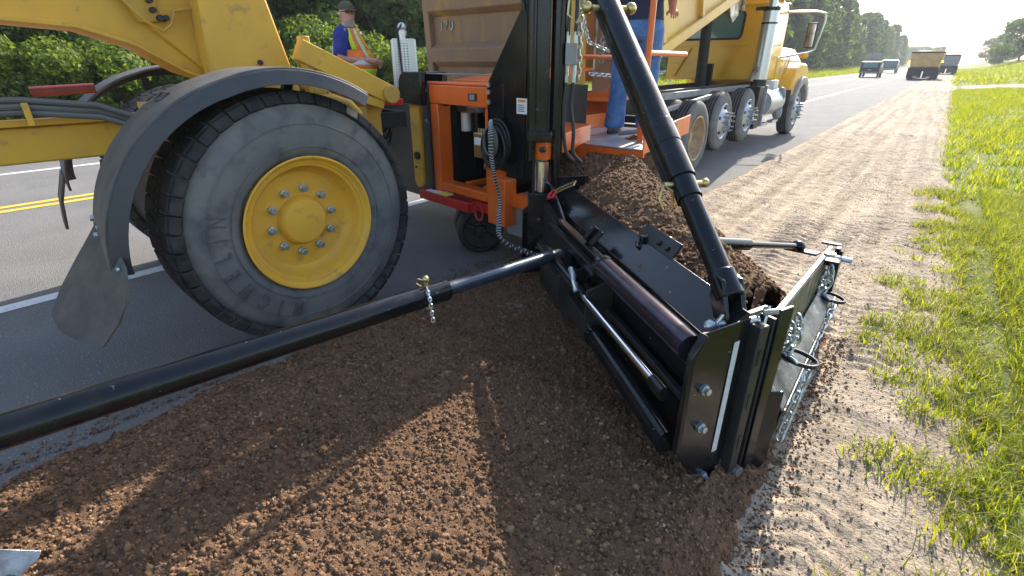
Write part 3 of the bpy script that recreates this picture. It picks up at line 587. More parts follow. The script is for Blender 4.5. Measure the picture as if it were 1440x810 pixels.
for k in range(8): m.face([fv[0][k], bv[0][k], bv[0][k+1], fv[0][k+1]]); m.face([fv[4][k], fv[4][k+1], bv[4][k+1], bv[4][k]])
fl = m.build('mud_flap', M['flap'], fr, 0, 60)
m = MB()
for k in range(5):
    p = L_[0].lerp(R2[0], .1+.2*k)+V((0,-.012,-.025)); m.cyl(p, p+V((0,-.012,.0)), .012, 8)
m.build('flap_bolt', M['zinc'], fl)
f2 = fender(-2.86, -2.36, '')
MB().strip([G(-2.40,-.96,.80), G(-2.40,-1.03,.60), G(-2.40,-1.06,.38)], [G(-2.75,-.96,.80), G(-2.75,-1.03,.60), G(-2.75,-1.06,.38)], [gf*.02]*3).build('mud_flap', M['flap'], f2)
m = MB(); m.bar(G(-2.62,-.2,1.50), G(-2.62,-.2,1.1), .05, .05, gf); m.bar(G(-.20,.12,1.56), G(-.55,.1,1.1), .05, .05, gf); m.bar(G(-.20,-.35,1.50), G(-.6,-.2,1.0), .05, .05, gf); m.build('fender_stay', M['black_flat'], gd, .004)
# front lift linkage that carries the attachment
m = MB(); m.bar(G(-.68,.38,1.70), G(-.66,.99,1.41), .10, .135); m.build('lift_arm', M['yellow'], gd, .008)
m = MB(); m.bar(G(-.80,.44,1.50), G(-.80,1.0,1.30), .10, .09); m.build('lift_arm', M['yellow_dirty'], gd, .008)
MB().bar(G(-.66,.46,1.50), G(-.64,.95,1.33), .03, .06).build('lift_arm_flange', M['yellow'], gd, .004)
MB().cyl(G(-.76,1.0,1.405), G(-.58,1.0,1.405), .065, 18).build('pivot_boss', M['yellow_dirty'], gd, .006)
m = MB(); m.bar(G(-.72,.78,.55), G(-.72,.78,1.32), .10, .10, gf); m.build('lift_frame', M['yellow_dirty'], gd, .008)
m = MB(); m.bar(G(-.80,.92,.5), G(-.80,.92,1.33), .10, .12, gf); m.build('lift_frame', M['yellow_dirty'], gd, .008)
m = MB()
for k in range(3): m.tube(smooth_path([G(-.95+.03*k,1.0,1.25-.03*k), G(-.95+.02*k,1.1,1.10-.05*(k%3)), G(-1.0,1.2,1.2-.06*k)]), .010, 7)
m.build('hydraulic_hose', M['hose'], gd)
m = MB(); m.box(G(-1.0,1.05,1.2), (.35,.4,.12), GA); m.build('valve_block', M['dark'], gd, .005)
m = MB()
for k, (x, z) in enumerate(((-.98,1.20),(-.94,1.12),(-.90,1.20),(-.88,1.08))): m.cyl(G(x,.98,z), G(x+.06,1.0,z+.03), .022, 10)
m.build('hose_coupling', M['zinc'], gd)
MB().box(G(-1.1,1.0,1.33), (.5,.5,.05), GA).build('guard_plate', M['red'], gd, .005)
# blade tip just inside the lower left corner
m = MB(); m.prism([V((-2.35,-.55,.30)), V((-1.915,-.095,.16)), V((-1.93,-.16,.115)), V((-2.2,-.62,.10)), V((-2.5,-.9,.2))], V((.01,-.012,-.016))); m.build('moldboard_tip', M['scraped'], gd, .003)

# ================================================================= shoulder spreading attachment
af = V((.13,.9915,0)).normalized(); ar = V((af.y,-af.x,0)); AO = V((-2.9,3.05,0)); AX = (ar, af, GZ)
def A_(x, y, z): return AO+ar*x+af*y+GZ*z
at = thing('road_widener', 'orange and black shoulder spreading attachment with hopper, mast and box blade', 'road machine', A_(-.1, .5, 0))
def abox(mb, x0, x1, y0, y1, z0, z1): return mb.box(A_((x0+x1)/2, (y0+y1)/2, (z0+z1)/2), (x1-x0, y1-y0, z1-z0), AX)
m = MB(); abox(m, -.57,-.46, 0,.14, .50,1.297); abox(m, -.57,.26, -.005,.135, 1.30,1.45); abox(m, .16,.26, .002,.14, .60,1.297); abox(m, -.46,.158, .004,.13, .555,.63); abox(m, .21,.42, -.03,.10, .40,.78); abox(m, -.60,.28, .0,.15, 1.452,1.475)
abox(m, -.30,-.24,.142,.9,.56,.64); abox(m, -.05,.01,.142,.9,.56,.64); abox(m, .42,.9,.05,.15,.56,.66)
hf = m.build('hopper_frame', M['orange'], at, .008)
m = MB(); abox(m, -.56,.25, .55,1.15, .50,1.44); abox(m,.20,.25,.145,.54,.665,1.297); abox(m,-.565,-.50,.145,.54,.60,1.297); m.build('engine_housing', M['dark'], at, .006)
m = MB(); m.prism([A_(.26,.3,1.46), A_(-.62,.3,1.46), A_(-.62,1.2,1.56), A_(.26,1.2,1.56)], GZ*.02); m.build('hopper_rim', M['orange'], at, .004)
m = MB(); m.cyl(A_(-.40,.26,1.06), A_(-.40,.26,1.22), .045, 18); m.build('oil_filter', M['white'], at, .005)
m = MB(); abox(m, -.46,-.22,.22,.32,1.225,1.27); m.cyl(A_(-.38,.26,1.265), A_(-.38,.26,1.295), .03, 10); m.cyl(A_(-.45,.22,1.28), A_(-.34,.20,1.29), .022, 10); m.cyl(A_(-.30,.26,1.23), A_(-.2,.24,1.25), .025, 10); m.build('filter_head', M['scraped'], at, .004)
m = MB(); m.cyl(A_(-.27,.28,1.02), A_(-.27,.28,1.22), .055, 16); abox(m, -.45,.1,.40,.5,.7,1.2); m.build('hydraulic_tank', M['black'], at, .006)
gb = MB(); abox(gb, .10,.24,-.07,-.01,.93,1.12); gb = gb.build('gauge_box', M['brass'], at, .008)
m = MB(); abox(m, .12,.21,-.076,-.071,1.03,1.085); m.build('gauge_label', M['label'], gb)
m = MB()
for k in range(4): m.cyl(A_(.125+.03*k,-.03,1.12), A_(.125+.03*k,-.03,1.15), .008, 8)
m.cyl(A_(.20,-.03,.93), A_(.20,-.03,.84), .012, 8); m.cyl(A_(.20,-.03,.88), A_(.23,-.06,.86), .016, 8); m.build('gauge_fittings', M['brass'], gb)
for k in range(4):
    MB().tube([A_(-.20+.05*k,.3,1.08), A_(-.22+.06*k,.28,.92), A_(-.15+.06*k,.30,.80+.03*k), A_(-.02+.05*k,.34,.70)], .008, 7).build('wire_hose', M['hose'], at)
m = MB(); m.cyl(A_(-.63,.10,.86), A_(-.63,.10,1.0), .06, 16); m.build('fluid_bottle', M['white'], at, .008)
MB().cyl(A_(-.72,.05,1.15), A_(-.60,.12,1.0), .013, 8).build('control_rod', M['zinc'], at)
m = MB(); abox(m, -.02,.08,-.012,-.006,1.345,1.40); m.build('plate_frame', M['black_flat'], hf)
m = MB(); abox(m, .0,.06,-.016,-.0125,1.353,1.392); m.build('serial_plate', M['grey_paint'], hf)
# red tray
m = MB()
for p, q in (((-.66,-.10),(.05,-.10)), ((-.66,.10),(.05,.10)), ((-.66,-.08),(-.66,.08)), ((.05,-.08),(.05,.08)), ((.07,0),(.20,0))): m.bar(A_(p[0],p[1],.505), A_(q[0],q[1],.505), .035, .075)
tray = m.build('tow_bar', M['red'], at, .004)
m = MB(); abox(m, -.40,-.02,.11,.125,.535,.60); m.build('edge_strip', M['steel'], tray)
m = MB(); abox(m, -.62,-.36,-.09,.06,.535,.541); m.build('warning_label', M['label'], tray); m = MB(); abox(m, -.42,-.28,-.088,.0,.5425,.546); m.build('warning_label', M['lab_yellow'], tray)
m = MB(); m.tube([A_(.12+.05*math.cos(a), -.05, .47+.065*math.sin(a)) for a in np.linspace(0, 6.283, 18)[:-1]], .010, 7, True); m.build('tow_ring', M['red'], tray)
# dual caster
cx = V((.78,-.62,0)).normalized()
for k, p in enumerate((V((-3.03,3.25,.215)), V((-3.20,3.39,.215)))):
    m = MB(); m.lathe([(-.075,.12),(-.075,.19),(-.055,.212),(.055,.212),(.075,.19),(.075,.165),(.06,.155),(.055,.06),(.075,.05),(.078,.001)], p, cx, 40); cw = m.build('caster_wheel', M['black_flat'], at, 0, 30)
    m = MB()
    for j in range(6):
        a = j*math.pi/3; u = GZ*math.cos(a)+cx.cross(GZ)*math.sin(a); m.bar(p+cx*.062+u*.06, p+cx*.062+u*.15, .03, .02, cx)
    m.build('wheel_spokes', M['dark'], cw, .003)
m = MB(); m.bar(V((-3.12,3.32,.42)), V((-3.12,3.32,.60)), .16, .16, af); m.bar(V((-3.12,3.32,.22)), V((-3.12,3.32,.44)), .05, .10, cx); m.build('caster_fork', M['black_flat'], at, .005)
# yellow quick links and black hooks on the left
for x, y in ((-.80,-.02), (-1.08,.18)):
    P_ = [A_(x-.07, y, .56)]; R = .072
    P_ = [A_(x+R*math.cos(a), y, 1.345+R*math.sin(a)) for a in np.linspace(0, math.pi, 12)]+[A_(x+R*math.cos(a), y, .60+R*math.sin(a)) for a in np.linspace(math.pi, 2*math.pi, 12)]
    lk = MB().prism(P_, af*.035).build('coupler_plate', M['yellow_dirty'] if x < -.9 else M['yellow'], at, .006)
    if x > -.9:
        m = MB(); m.cyl(A_(x+.02,y-.03,.83), A_(x+.02,y+.0,.83), .036, 6); m.cyl(A_(x-.02,y-.015,.72), A_(x-.02,y,.72), .01, 8); m.build('coupler_bolt', M['black_flat'], lk, .003)
for x0, y0 in ((-.93,-.08), (-.80,.06)):
    MB().prism([A_(x0,y0,1.28), A_(x0,y0,1.46), A_(x0+.03,y0,1.52), A_(x0+.09,y0,1.55), A_(x0+.36,y0,1.55), A_(x0+.36,y0,1.28)], af*.05).build('coupler_hook', M['black'], at, .01)
m = MB(); abox(m, -.60,-.565,-.02,.3,.5,1.45); abox(m, -2.05,-.60,.32,.95,.30,1.32); m.build('coupler_frame', M['black_flat'], at, .006)
m = MB(); 
for z in (1.40,1.30): m.cyl(A_(-.60,-.03,z), A_(-.60,-.01,z), .022 if z > 1.35 else .014, 12)
m.build('coupler_bolt', M['zinc'], at)
# exhaust stack with perforated shield
ex = A_(-1.57,.41,0); ez = 1.40
m = MB(); sd_ = .215; hs = .43; nx_, nz_ = 8, 20
def perf_panel(mb, c0, u, v, w, h, nu, nv):         # sheet with real holes
    du, dv = w/nu, h/nv; th = u.cross(v).normalized()*.003
    for i in range(nu):
        for j in range(nv):
            o_ = c0+u*(du*(i+.5))+v*(dv*(j+.5)); K = 8
            q = [o_+u*(x*du/2)+v*(y*dv/2) for x, y in ((1,0),(1,1),(0,1),(-1,1),(-1,0),(-1,-1),(0,-1),(1,-1))]; r_ = [o_+u*(math.cos(a)*du*.30)+v*(math.sin(a)*dv*.30) for a in np.arange(8)*math.pi/4]
            a = [mb.bm.verts.new(p) for p in q]; b = [mb.bm.verts.new(p) for p in r_]
            for k in range(8): mb.face([a[k], a[(k+1) % 8], b[(k+1) % 8], b[k]])
for s1, s2 in ((1,1),(1,-1),(-1,-1),(-1,1)):
    pass
cor = [ex+ar*(-sd_/2)+af*(-sd_/2), ex+ar*(sd_/2)+af*(-sd_/2)]
rt2 = V((.5,.87,0)).normalized()
base = ex+GZ*ez; u1, u2 = (ar+af*-.55).normalized(), (ar*.55+af).normalized()
q0 = base-u1*sd_*.5-u2*sd_*.5
perf_panel(m, q0, u1, GZ, sd_, hs, 7, 18); perf_panel(m, q0+u1*sd_, u2, GZ, sd_, hs, 7, 18); perf_panel(m, q0+u1*sd_+u2*sd_, -u1, GZ, sd_, hs, 7, 18); perf_panel(m, q0+u2*sd_, -u2, GZ, sd_, hs, 7, 18)
for p in (q0, q0+u1*sd_, q0+u2*sd_, q0+u1*sd_+u2*sd_): m.bar(p, p+GZ*hs, .022, .022, u1)
m.box(base+GZ*(hs+.004), (sd_,sd_,.006), (u1,u2,GZ)); m.box(base+GZ*.0, (sd_+.02,sd_+.02,.02), (u1,u2,GZ))
shd = m.build('heat_shield', M['perf'], at, 0, 0)
m = MB(); m.cyl(base, base+GZ*.40, .055, 16); m.build('muffler', M['scraped'], at)
m = MB(); m.cyl(base+GZ*.41, base+GZ*.50, .034, 16); m.cyl(base+GZ*.47, base+GZ*.515, .045, 16); m.build('exhaust_pipe', M['perf'], at)
m = MB(); m.sphere(base+GZ*.545+u1*.01, (.045,.045,.04), 12, 8); m.build('rain_cap', M['perf'], at)
MB().tube([base+GZ*.57+u1*.03, base+GZ*.5+u1*.10+u2*-.05, base+GZ*.25+u1*.26+u2*-.05, base+GZ*.06+u1*.36+u2*-.05, base+GZ*.0+u1*.43+u2*-.05], .011, 8).build('cable', M['hose'], at)
MB().cyl(A_(-.62,.02,1.535), A_(.25,.02,1.535), .005, 6).build('tie_wire', M['grey_paint'], at)

# ---- mast, wedge plate, hoses
MX = V((-2.13,2.93,0)); mu = V((.83,.56,0)).normalized(); mv = V((-.56,.83,0)).normalized()     # mast turned towards the blade
mast = MB().box(MX+GZ*1.92, (.11,.13,2.85), (mu,mv,GZ)).build('mast', M['black'], at, .008)
m = MB(); m.cyl(MX+mu*.115+GZ*.30, MX+mu*.115+GZ*1.22, .030, 16); m.build('lift_cylinder_rod', M['black'], at)
m = MB(); m.cyl(MX+mu*.110+GZ*1.0, MX+mu*.110+GZ*3.2, .050, 18); m.build('lift_cylinder', M['black'], at)
m = MB(); m.cyl(MX-mu*.06+mv*-.085+GZ*1.0, MX-mu*.06+mv*-.085+GZ*2.6, .030, 14); m.build('guide_tube', M['black'], at)
m = MB(); m.cyl(MX+mv*-.06+mu*.02+GZ*.78, MX+mv*-.06+mu*.02+GZ*.99, .052, 20); m.build('chrome_sleeve', M['chrome'], at)
m = MB(); m.box(MX+mv*-.05+GZ*.55, (.15,.16,.45), (mu,mv,GZ)); m.box(MX+mv*-.04+GZ*1.16, (.17,.20,.07), (mu,mv,GZ)); m.build('mast_foot', M['black'], at, .01)
wp = MB().prism([A_(.245,-.035,.86), A_(.29,-.035,.83), A_(.34,-.035,.86), A_(.70,-.10,.86), A_(.72,-.10,1.97), A_(.64,-.09,1.92), A_(.235,-.035,1.47)], af*.016).build('wedge_plate', M['black'], at, .003)
m = MB()
for z in (1.47,1.42,1.35,1.0,.92): m.cyl(A_(.265,-.035,z), A_(.265,-.05,z), .017, 12)
m.build('plate_bolt', M['zinc'], wp)
m = MB(); m.bar(A_(.44,-.06,1.15), A_(.44,-.06,1.48), .03, .02, af); m.build('plate_hook', M['black'], wp, .003)
m = MB(); abox(m,.66,.76,-.135,-.128,1.30,1.40); m.build('warning_label', M['label'], wp)
m = MB(); abox(m,.675,.745,-.138,-.1355,1.375,1.392); m.build('label_header', M['lab_orange'], wp)
m = MB()
for k in range(4): abox(m,.675,.74-.01*(k%2),-.138,-.1355,1.316+.013*k,1.321+.013*k)
m.build('label_text', M['lab_ink'], wp)
hc = A_(.42,-.10,1.08)
m = MB()
for k, (rx, rz) in enumerate(((.135,.16),(.125,.15),(.118,.14),(.13,.148))):
    m.tube([hc+ar*(rx*math.cos(a)+.006*k)+GZ*(rz*math.sin(a)-.012*k)+af*(-.02*k) for a in np.linspace(0, 6.283, 40)[:-1]], .0095, 8, True)
m.build('hose_coil', M['hose'], at)
m = MB()
for k, (rx, rz) in enumerate(((.07,.105),(.062,.095))): m.tube([hc+ar*(rx*math.cos(a)+.01)+GZ*(rz*math.sin(a)+.015)+af*(-.075-.015*k) for a in np.linspace(0, 6.283, 36)[:-1]], .0085, 8, True)
m.build('hose_coil', M['hose_grey'], at)
def spiral_hose(pts, r=.012):
    h = MB().tube(pts, r, 9).build('hydraulic_hose', M['hose'], at); m = MB(); pts = [V(p) for p in pts]; L = 0
    for p, q in zip(pts, pts[1:]):
        n = max(1, int((q-p).length/.075)); d_ = (q-p).normalized()
        for i in range(n):
            c = p+(q-p)*((i+.5)/n); m.cyl(c, c+d_*.004, r*1.04, 9)
    m.build('hose_marking', M['label'], h); return h
spiral_hose(smooth_path([A_(.40,-.15,1.23), A_(.44,-.19,1.16), A_(.455,-.20,1.0), A_(.46,-.17,.85), A_(.47,-.13,.66), A_(.53,-.20,.53), A_(.66,-.28,.42), V((-1.93,2.72,.36))]))
spiral_hose(smooth_path([A_(.42,-.16,1.24), A_(.47,-.20,1.17), A_(.485,-.21,1.0), A_(.475,-.18,.85), A_(.485,-.14,.66), A_(.55,-.20,.52), A_(.69,-.28,.40), V((-1.90,2.70,.35))]))
vb = MX+mu*.19+mv*-.03
blk = MB(); blk.box(vb+GZ*1.67, (.075,.06,.13), (mu,mv,GZ)); blk = blk.build('valve_block', M['grey_paint'], at, .004)
m = MB()
for dx in (-.024,.024):
    m.cyl(vb+mu*dx+GZ*1.735, vb+mu*dx+GZ*1.80, .013, 8); m.cyl(vb+mu*dx+GZ*1.54, vb+mu*dx+GZ*1.605, .014, 6); m.cyl(vb+mu*dx+GZ*1.49, vb+mu*dx+GZ*1.54, .012, 10)
m.tube([vb+mu*-.05+GZ*1.58, vb+mu*-.07+GZ*1.55, vb+mu*-.065+GZ*1.52], .007, 6); m.build('hose_fitting', M['zinc'], blk)
for k, dx in enumerate((-.024,.024)):
    MB().tube(smooth_path([vb+mu*dx+GZ*1.50, vb+mu*(dx-.01)+GZ*1.35, vb+mu*(dx-.005+.02*k)+GZ*1.2, vb+mu*(dx+.02)+GZ*1.05, vb+mu*(dx+.08)+GZ*.98]), .013, 8).build('hydraulic_hose', M['hose'], at)
    MB().tube(smooth_path([vb+mu*dx+GZ*1.78, vb+mu*(dx)+GZ*2.0, vb+mu*(dx-.03)+GZ*2.4, vb+mu*(dx-.06)+GZ*2.8]), .013, 8).build('hydraulic_hose', M['hose'], at)
MB().tube(smooth_path([MX-mu*.09+GZ*1.82, MX-mu*.13+GZ*2.0, MX-mu*.16+GZ*2.3, MX-mu*.14+GZ*2.8]), .013, 8).build('hydraulic_hose', M['hose'], at)
MB().tube(smooth_path([MX-mu*.07+GZ*1.86, MX-mu*.11+GZ*2.02, MX-mu*.14+GZ*2.3, MX-mu*.12+GZ*2.8]), .011, 8).build('hydraulic_hose', M['hose'], at)
# ---- orange trough, gussets and conveyor end behind the mast
m = MB()
m.prism([A_(.42,.75,.60), A_(.72,.86,.68), A_(.75,.87,.97), A_(.42,.75,.99)], af*.02)
m.prism([A_(.70,.87,.70), A_(.62,1.35,.70), A_(.62,1.35,.96), A_(.73,.885,.97)], ar*.02)
m.prism([A_(-.6,2.1,.7), A_(.0,2.1,.7), A_(.0,2.1,1.24), A_(-.6,2.1,1.24)], af*.02)
m.prism([A_(-.6,1.9,1.24), A_(.02,1.9,1.24), A_(.02,2.15,1.26), A_(-.6,2.15,1.26)], GZ*.015)
m.prism([A_(-.6,2.1,1.262), A_(-.6,2.1,1.31), A_(-.28,2.1,1.32), A_(-.12,2.1,1.46), A_(.02,2.1,1.48), A_(.02,2.1,1.262)], af*.02)
m.prism([A_(.50,.72,.97), A_(.56,.74,.97), A_(.62,.76,.70), A_(.55,.74,.70)], ar*.015)
m.prism([A_(.26,1.16,.62), A_(.30,1.9,.62), A_(.30,1.9,1.0), A_(.26,1.16,1.0)], ar*.02)
tr = m.build('hopper_trough', M['orange'], at, .004)
m = MB(); m.box(A_(.60,.805,.80)+af*-.02, (.20,.004,.08), ((ar+af*.38).normalized(), (af-ar*.38).normalized(), GZ)); m.build('warning_label', M['label'], tr)
m = MB()
for k in range(3):
    for j in range(3): m.box(A_(.535+.06*j,.782+.023*j,.775+.022*k)+af*-.025, (.04,.004,.009), ((ar+af*.38).normalized(), (af-ar*.38).normalized(), GZ))
m.build('label_text', M['lab_ink'], tr)
m = MB(); abox(m,.28,.86,.45,.70,.42,.66); m.cyl(A_(.9,.45,.56), A_(.9,.8,.56), .11, 18); m.build('conveyor_end', M['black_flat'], at, .012)
m = MB(); abox(m,.30,.75,.10,.40,.30,.62); m.build('battery_box', M['grey_paint'], at, .01); 
MB().strip([A_(.93,.90,.74), A_(.95,.86,.62), A_(.96,.80,.48)], [A_(1.06,.90,.76), A_(1.09,.88,.62), A_(1.10,.84,.47)], [af*.012]*3).build('rubber_curtain', M['scraped'], at)
MB().strip([A_(.93,1.45,.86), A_(.99,1.38,.66), A_(1.04,1.30,.46)], [A_(1.04,1.32,.84), A_(1.11,1.25,.62), A_(1.16,1.20,.42)], [af*.012]*3).build('rubber_curtain', M['scraped'], at)
MB().tube(smooth_path([A_(.55,1.25,1.04), A_(.75,1.3,1.08), A_(.92,1.32,1.16), A_(1.05,1.35,1.15)]), .02, 8).build('conduit', M['grey_paint'], at)
# ---- operator platform and rail
pl = MB().prism([V((-2.56,3.76,.985)), V((-1.73,3.76,.985)), V((-1.88,5.05,.985)), V((-2.75,5.05,.985)), V((-2.80,4.15,.985))], GZ*.012).build('platform', M['alu'], at, .002)
m = MB(); m.bar(V((-1.725,3.74,1.045)), V((-1.875,5.05,1.075)), .012, .17); m.bar(V((-2.58,3.78,1.04)), V((-2.82,4.16,1.04)), .012, .14); m.bar(V((-2.82,4.18,1.05)), V((-2.78,5.05,1.05)), .012, .16); m.bar(V((-2.56,3.78,.955)), V((-1.73,3.78,.955)), .03, .05); m.build('kick_plate', M['orange'], pl, .003)
m = MB(); m.bar(V((-1.708,3.95,1.06)), V((-1.728,4.15,1.06)), .004, .07); m.build('white_label', M['label'], pl); m = MB(); m.bar(V((-1.704,3.95,1.08)), V((-1.7235,4.15,1.08)), .004, .022); m.build('label_text', M['lab_ink'], pl)
m = MB(); m.bar(A_(.78,-.07,1.08), V((-2.40,3.80,1.0)), .12, .12); m.prism([V((-2.14,2.86,1.0)), V((-2.02,2.86,1.0)), V((-2.30,3.9,1.0)), V((-2.60,3.9,1.0))], GZ*.14); m.build('platform_bracket', M['orange'], at, .006)
m = MB(); m.cyl(V((-2.03,2.84,1.08)), V((-2.03,2.81,1.08)), .02, 10); m.build('bracket_bolt', M['black_flat'], at)
m = MB(); m.cyl(V((-2.76,4.15,.98)), V((-2.76,4.15,3.0)), .019, 12); m.cyl(V((-1.93,4.10,1.0)), V((-1.93,4.10,2.9)), .026, 12); m.cyl(V((-2.76,4.15,1.67)), V((-2.55,4.95,1.67)), .020, 12); m.cyl(V((-1.93,4.10,1.69)), V((-1.98,5.0,1.69)), .022, 12); m.build('guard_rail', M['orange'], at)
m = MB(); m.chain([MX+mu*.25+mv*.25+GZ*1.50, MX+mu*.25+mv*.25+GZ*2.6], .055, .035, .0062); m.build('safety_chain', M['zinc'], at)
m = MB(); m.chain([V((-2.70,4.5,1.52)), V((-2.60,4.8,1.50)), V((-2.3,5.3,1.53))], .055, .035, .006); m.build('safety_chain', M['zinc'], at)

# ---- spreader box: strike-off blade
MDv = V((MD[0], MD[1], 0)); MNv = V((MN[0], MN[1], 0)); BX = (MDv, MNv, GZ); LB = float(np.linalg.norm(M1-M0))
def B_(s, n, z): return V((M0[0], M0[1], 0))+MDv*s+MNv*n+GZ*z
prof = [(.05,.03),(.0,.10),(-.025,.22),(-.03,.36),(-.015,.50),(.0,.62),(.0,.70)]
m = MB(); P_ = [B_(0,n,z) for n, z in prof]+[B_(0,n+.012,z) for n, z in prof[::-1]]; m.prism(P_, MDv*LB); bl_ = m.build('strike_off_blade', M['black'], at, 0, 30)
m = MB(); m.prism([B_(.0,.003,.70), B_(.0,.125,.81), B_(.0,.137,.80), B_(.0,.015,.69)], MDv*(LB+.02)); m.build('blade_top_sheet', M['black'], bl_, .003)
m = MB(); m.bar(B_(0,.03,.03), B_(LB,.03,.03), .03, .06); m.bar(B_(0,-.035,.60), B_(LB,-.035,.60), .05, .035); m.bar(B_(0,-.05,.44), B_(LB,-.05,.44), .03, .03); m.build('blade_stiffener', M['black_flat'], bl_, .004)
m = MB(); m.box(B_(.72,.145,.835), (.34,.012,.085), (MDv, (MNv*.8-GZ*.6).normalized(), (GZ*.8+MNv*.6).normalized())); m.build('latch_plate', M['black'], bl_, .003)
m = MB()
for s in (.62,.70): m.cyl(B_(s,.135,.83), B_(s,.128,.838), .013, 10)
m.build('latch_hole', M['dark'], bl_)
# telescoping tubes on the blade's back
m = MB(); m.cyl(B_(-.02,-.095,.70), B_(.80,-.095,.685), .052, 24); m.build('polished_tube', M['purple'], at)
m = MB(); m.bar(B_(.80,-.095,.70), B_(1.55,-.095,.70), .045, .045); m.bar(B_(.80,-.145,.66), B_(1.6,-.145,.66), .02, .05); m.bar(B_(.80,-.055,.665), B_(1.5,-.055,.665), .02, .03); m.cyl(B_(.79,-.095,.685), B_(.83,-.095,.685), .058, 20); m.build('tube_housing', M['black'], at, .004)
m = MB(); m.cyl(B_(.02,-.16,.50), B_(.86,-.17,.505), .019, 16); m.build('cylinder_rod', M['chrome'], at)
m = MB(); m.cyl(B_(.86,-.17,.505), B_(.95,-.17,.51), .03, 14); m.cyl(B_(.0,-.16,.50), B_(.09,-.16,.50), .03, 14); m.cyl(B_(.96,-.17,.51), B_(1.65,-.18,.52), .036, 16); m.build('cylinder_barrel', M['black'], at)
m = MB(); m.tube([B_(.90,-.20,.53), B_(.92,-.21,.57), B_(.97,-.20,.60)], .013, 8); m.cyl(B_(.89,-.2,.52), B_(.93,-.2,.55), .017, 6); m.cyl(B_(.95,-.2,.58), B_(1.0,-.2,.61), .016, 8); m.build('hose_fitting', M['zinc'], at)
m = MB(); m.cyl(B_(-.02,-.13,.285), B_(.76,-.13,.32), .052, 20); m.cyl(B_(.74,-.13,.32), B_(.77,-.13,.32), .06, 20); m.build('lower_tube', M['black'], at)
m = MB(); m.bar(B_(.78,-.12,.32), B_(1.7,-.12,.36), .09, .12); m.prism([B_(1.35,-.03,.08), B_(2.05,-.03,.08), B_(2.05,-.03,.72), B_(1.5,-.03,.60)], MNv*-.05); m.prism([B_(1.15,-.04,.15), B_(1.15,-.04,.55), B_(1.15,-.22,.50), B_(1.15,-.22,.3)], MDv*.015); m.prism([B_(.80,-.03,.2), B_(.80,-.03,.62), B_(.80,-.18,.56), B_(.80,-.18,.35)], MDv*.012); m.build('blade_bracket', M['black_flat'], at, .004)
m = MB(); m.prism([B_(1.62,-.02,.20), B_(2.12,-.02,.20), B_(2.12,-.02,.84), B_(1.98,-.02,.84), B_(1.62,-.02,.66)], MNv*-.018); m.prism([B_(2.13,.3,.12), B_(2.13,-.2,.12), B_(2.13,-.2,.62), B_(2.13,.05,.86), B_(2.13,.3,.86)], MDv*.016); m.build('blade_end_bracket', M['black'], at, .004)
m = MB()
for s, z in ((1.75,.42),(1.82,.32),(1.93,.45),(1.95,.36)): m.cyl(B_(s,-.035,z), B_(s,-.055,z), .016, 8)
m.build('bracket_bolt', M['zinc'], at)
m = MB(); m.bar(B_(1.55,-.11,.66), B_(1.55,-.11,.80), .02, .05); m.bar(B_(1.02,-.09,.73), B_(1.02,-.03,.80), .05, .012); m.bar(B_(1.08,-.09,.73), B_(1.08,-.03,.80), .03, .05); m.build('guide_bracket', M['black'], at, .003)
m = MB(); m.tube([B_(1.86,-.08,.80), B_(1.82,-.10,.785), B_(1.78,-.08,.80), B_(1.80,-.05,.83), B_(1.85,-.05,.83)], .010, 8, True); m.build('shackle', M['red'], at)
m = MB(); m.tube([B_(1.80,-.06,.82), B_(1.74,-.02,.86), B_(1.68,.03,.90), B_(1.70,.05,.92), B_(1.76,0,.88), B_(1.82,-.04,.84)], .006, 6, True); m.build('linch_pin', M['brass'], at)
# end plate with bolts and reflective tape
ev = V((.36,.933,0)).normalized(); en = V((ev.y,-ev.x,0)); EO = V((-.36,1.72,0))
def E_(s, n, z): return EO+ev*s+en*n+GZ*z
ep = MB().prism([E_(-.23,0,.30), E_(-.23,0,.71), E_(-.18,0,.78), E_(.07,0,.78), E_(.07,0,.02), E_(0,0,-.005), E_(-.03,0,.0)], en*-.014).build('end_plate', M['black'], at, .003)
m = MB(); m.prism([E_(-.23,.006,.30), E_(-.245,.0,.30), E_(-.245,.0,.71), E_(-.19,.0,.79), E_(-.18,.006,.78), E_(-.23,.006,.71)], en*.02); m.build('plate_edge', M['black'], ep, .003)
m = MB(); m.prism([E_(-.006,.003,.19), E_(.022,.003,.19), E_(.022,.003,.70), E_(-.006,.003,.70)], en*.002); m.build('reflective_strip', M['tape'], ep)
m = MB()
for s, z in ((-.13,.54),(-.11,.36),(-.03,.075),(-.06,.02)): m.cyl(E_(s,-.005,z), E_(s,.014,z), .020, 14); m.cyl(E_(s,.014,z), E_(s,.030,z), .014, 6)
m.build('plate_bolt', M['zinc'], ep, .001)
m = MB(); m.prism([E_(.05,-.05,.05), E_(.24,-.05,.05), E_(.24,-.05,.76), E_(.05,-.05,.76)], en*.02); m.box(E_(.105,.0,.40), (.05,.08,.70), (ev,en,GZ)); m.bar(E_(.16,-.01,.1), E_(.16,-.01,.72), .02, .03, ev); m.prism([E_(.165,-.05,.04), E_(.185,-.05,.04), E_(.185,-.05,.76), E_(.165,-.05,.76)], en*.082); m.build('slide_channel', M['black_flat'], at, .004)  # last strip is a filler added to block sun through the slot
m = MB()
for z in (.62,.42,.22): m.box(E_(.105,.041,z), (.014,.004,.07), (ev,en,GZ))
m.build('slot', M['dark'], at)
m = MB(); m.bar(E_(.04,-.01,.792), E_(.17,-.01,.792), .022, .014); m.cyl(E_(.10,.02,.80), E_(.14,.05,.81), .012, 8); m.cyl(E_(.13,.02,.06), E_(.13,.06,.06), .025, 10); m.build('worn_cap', M['scraped'], at, .003)
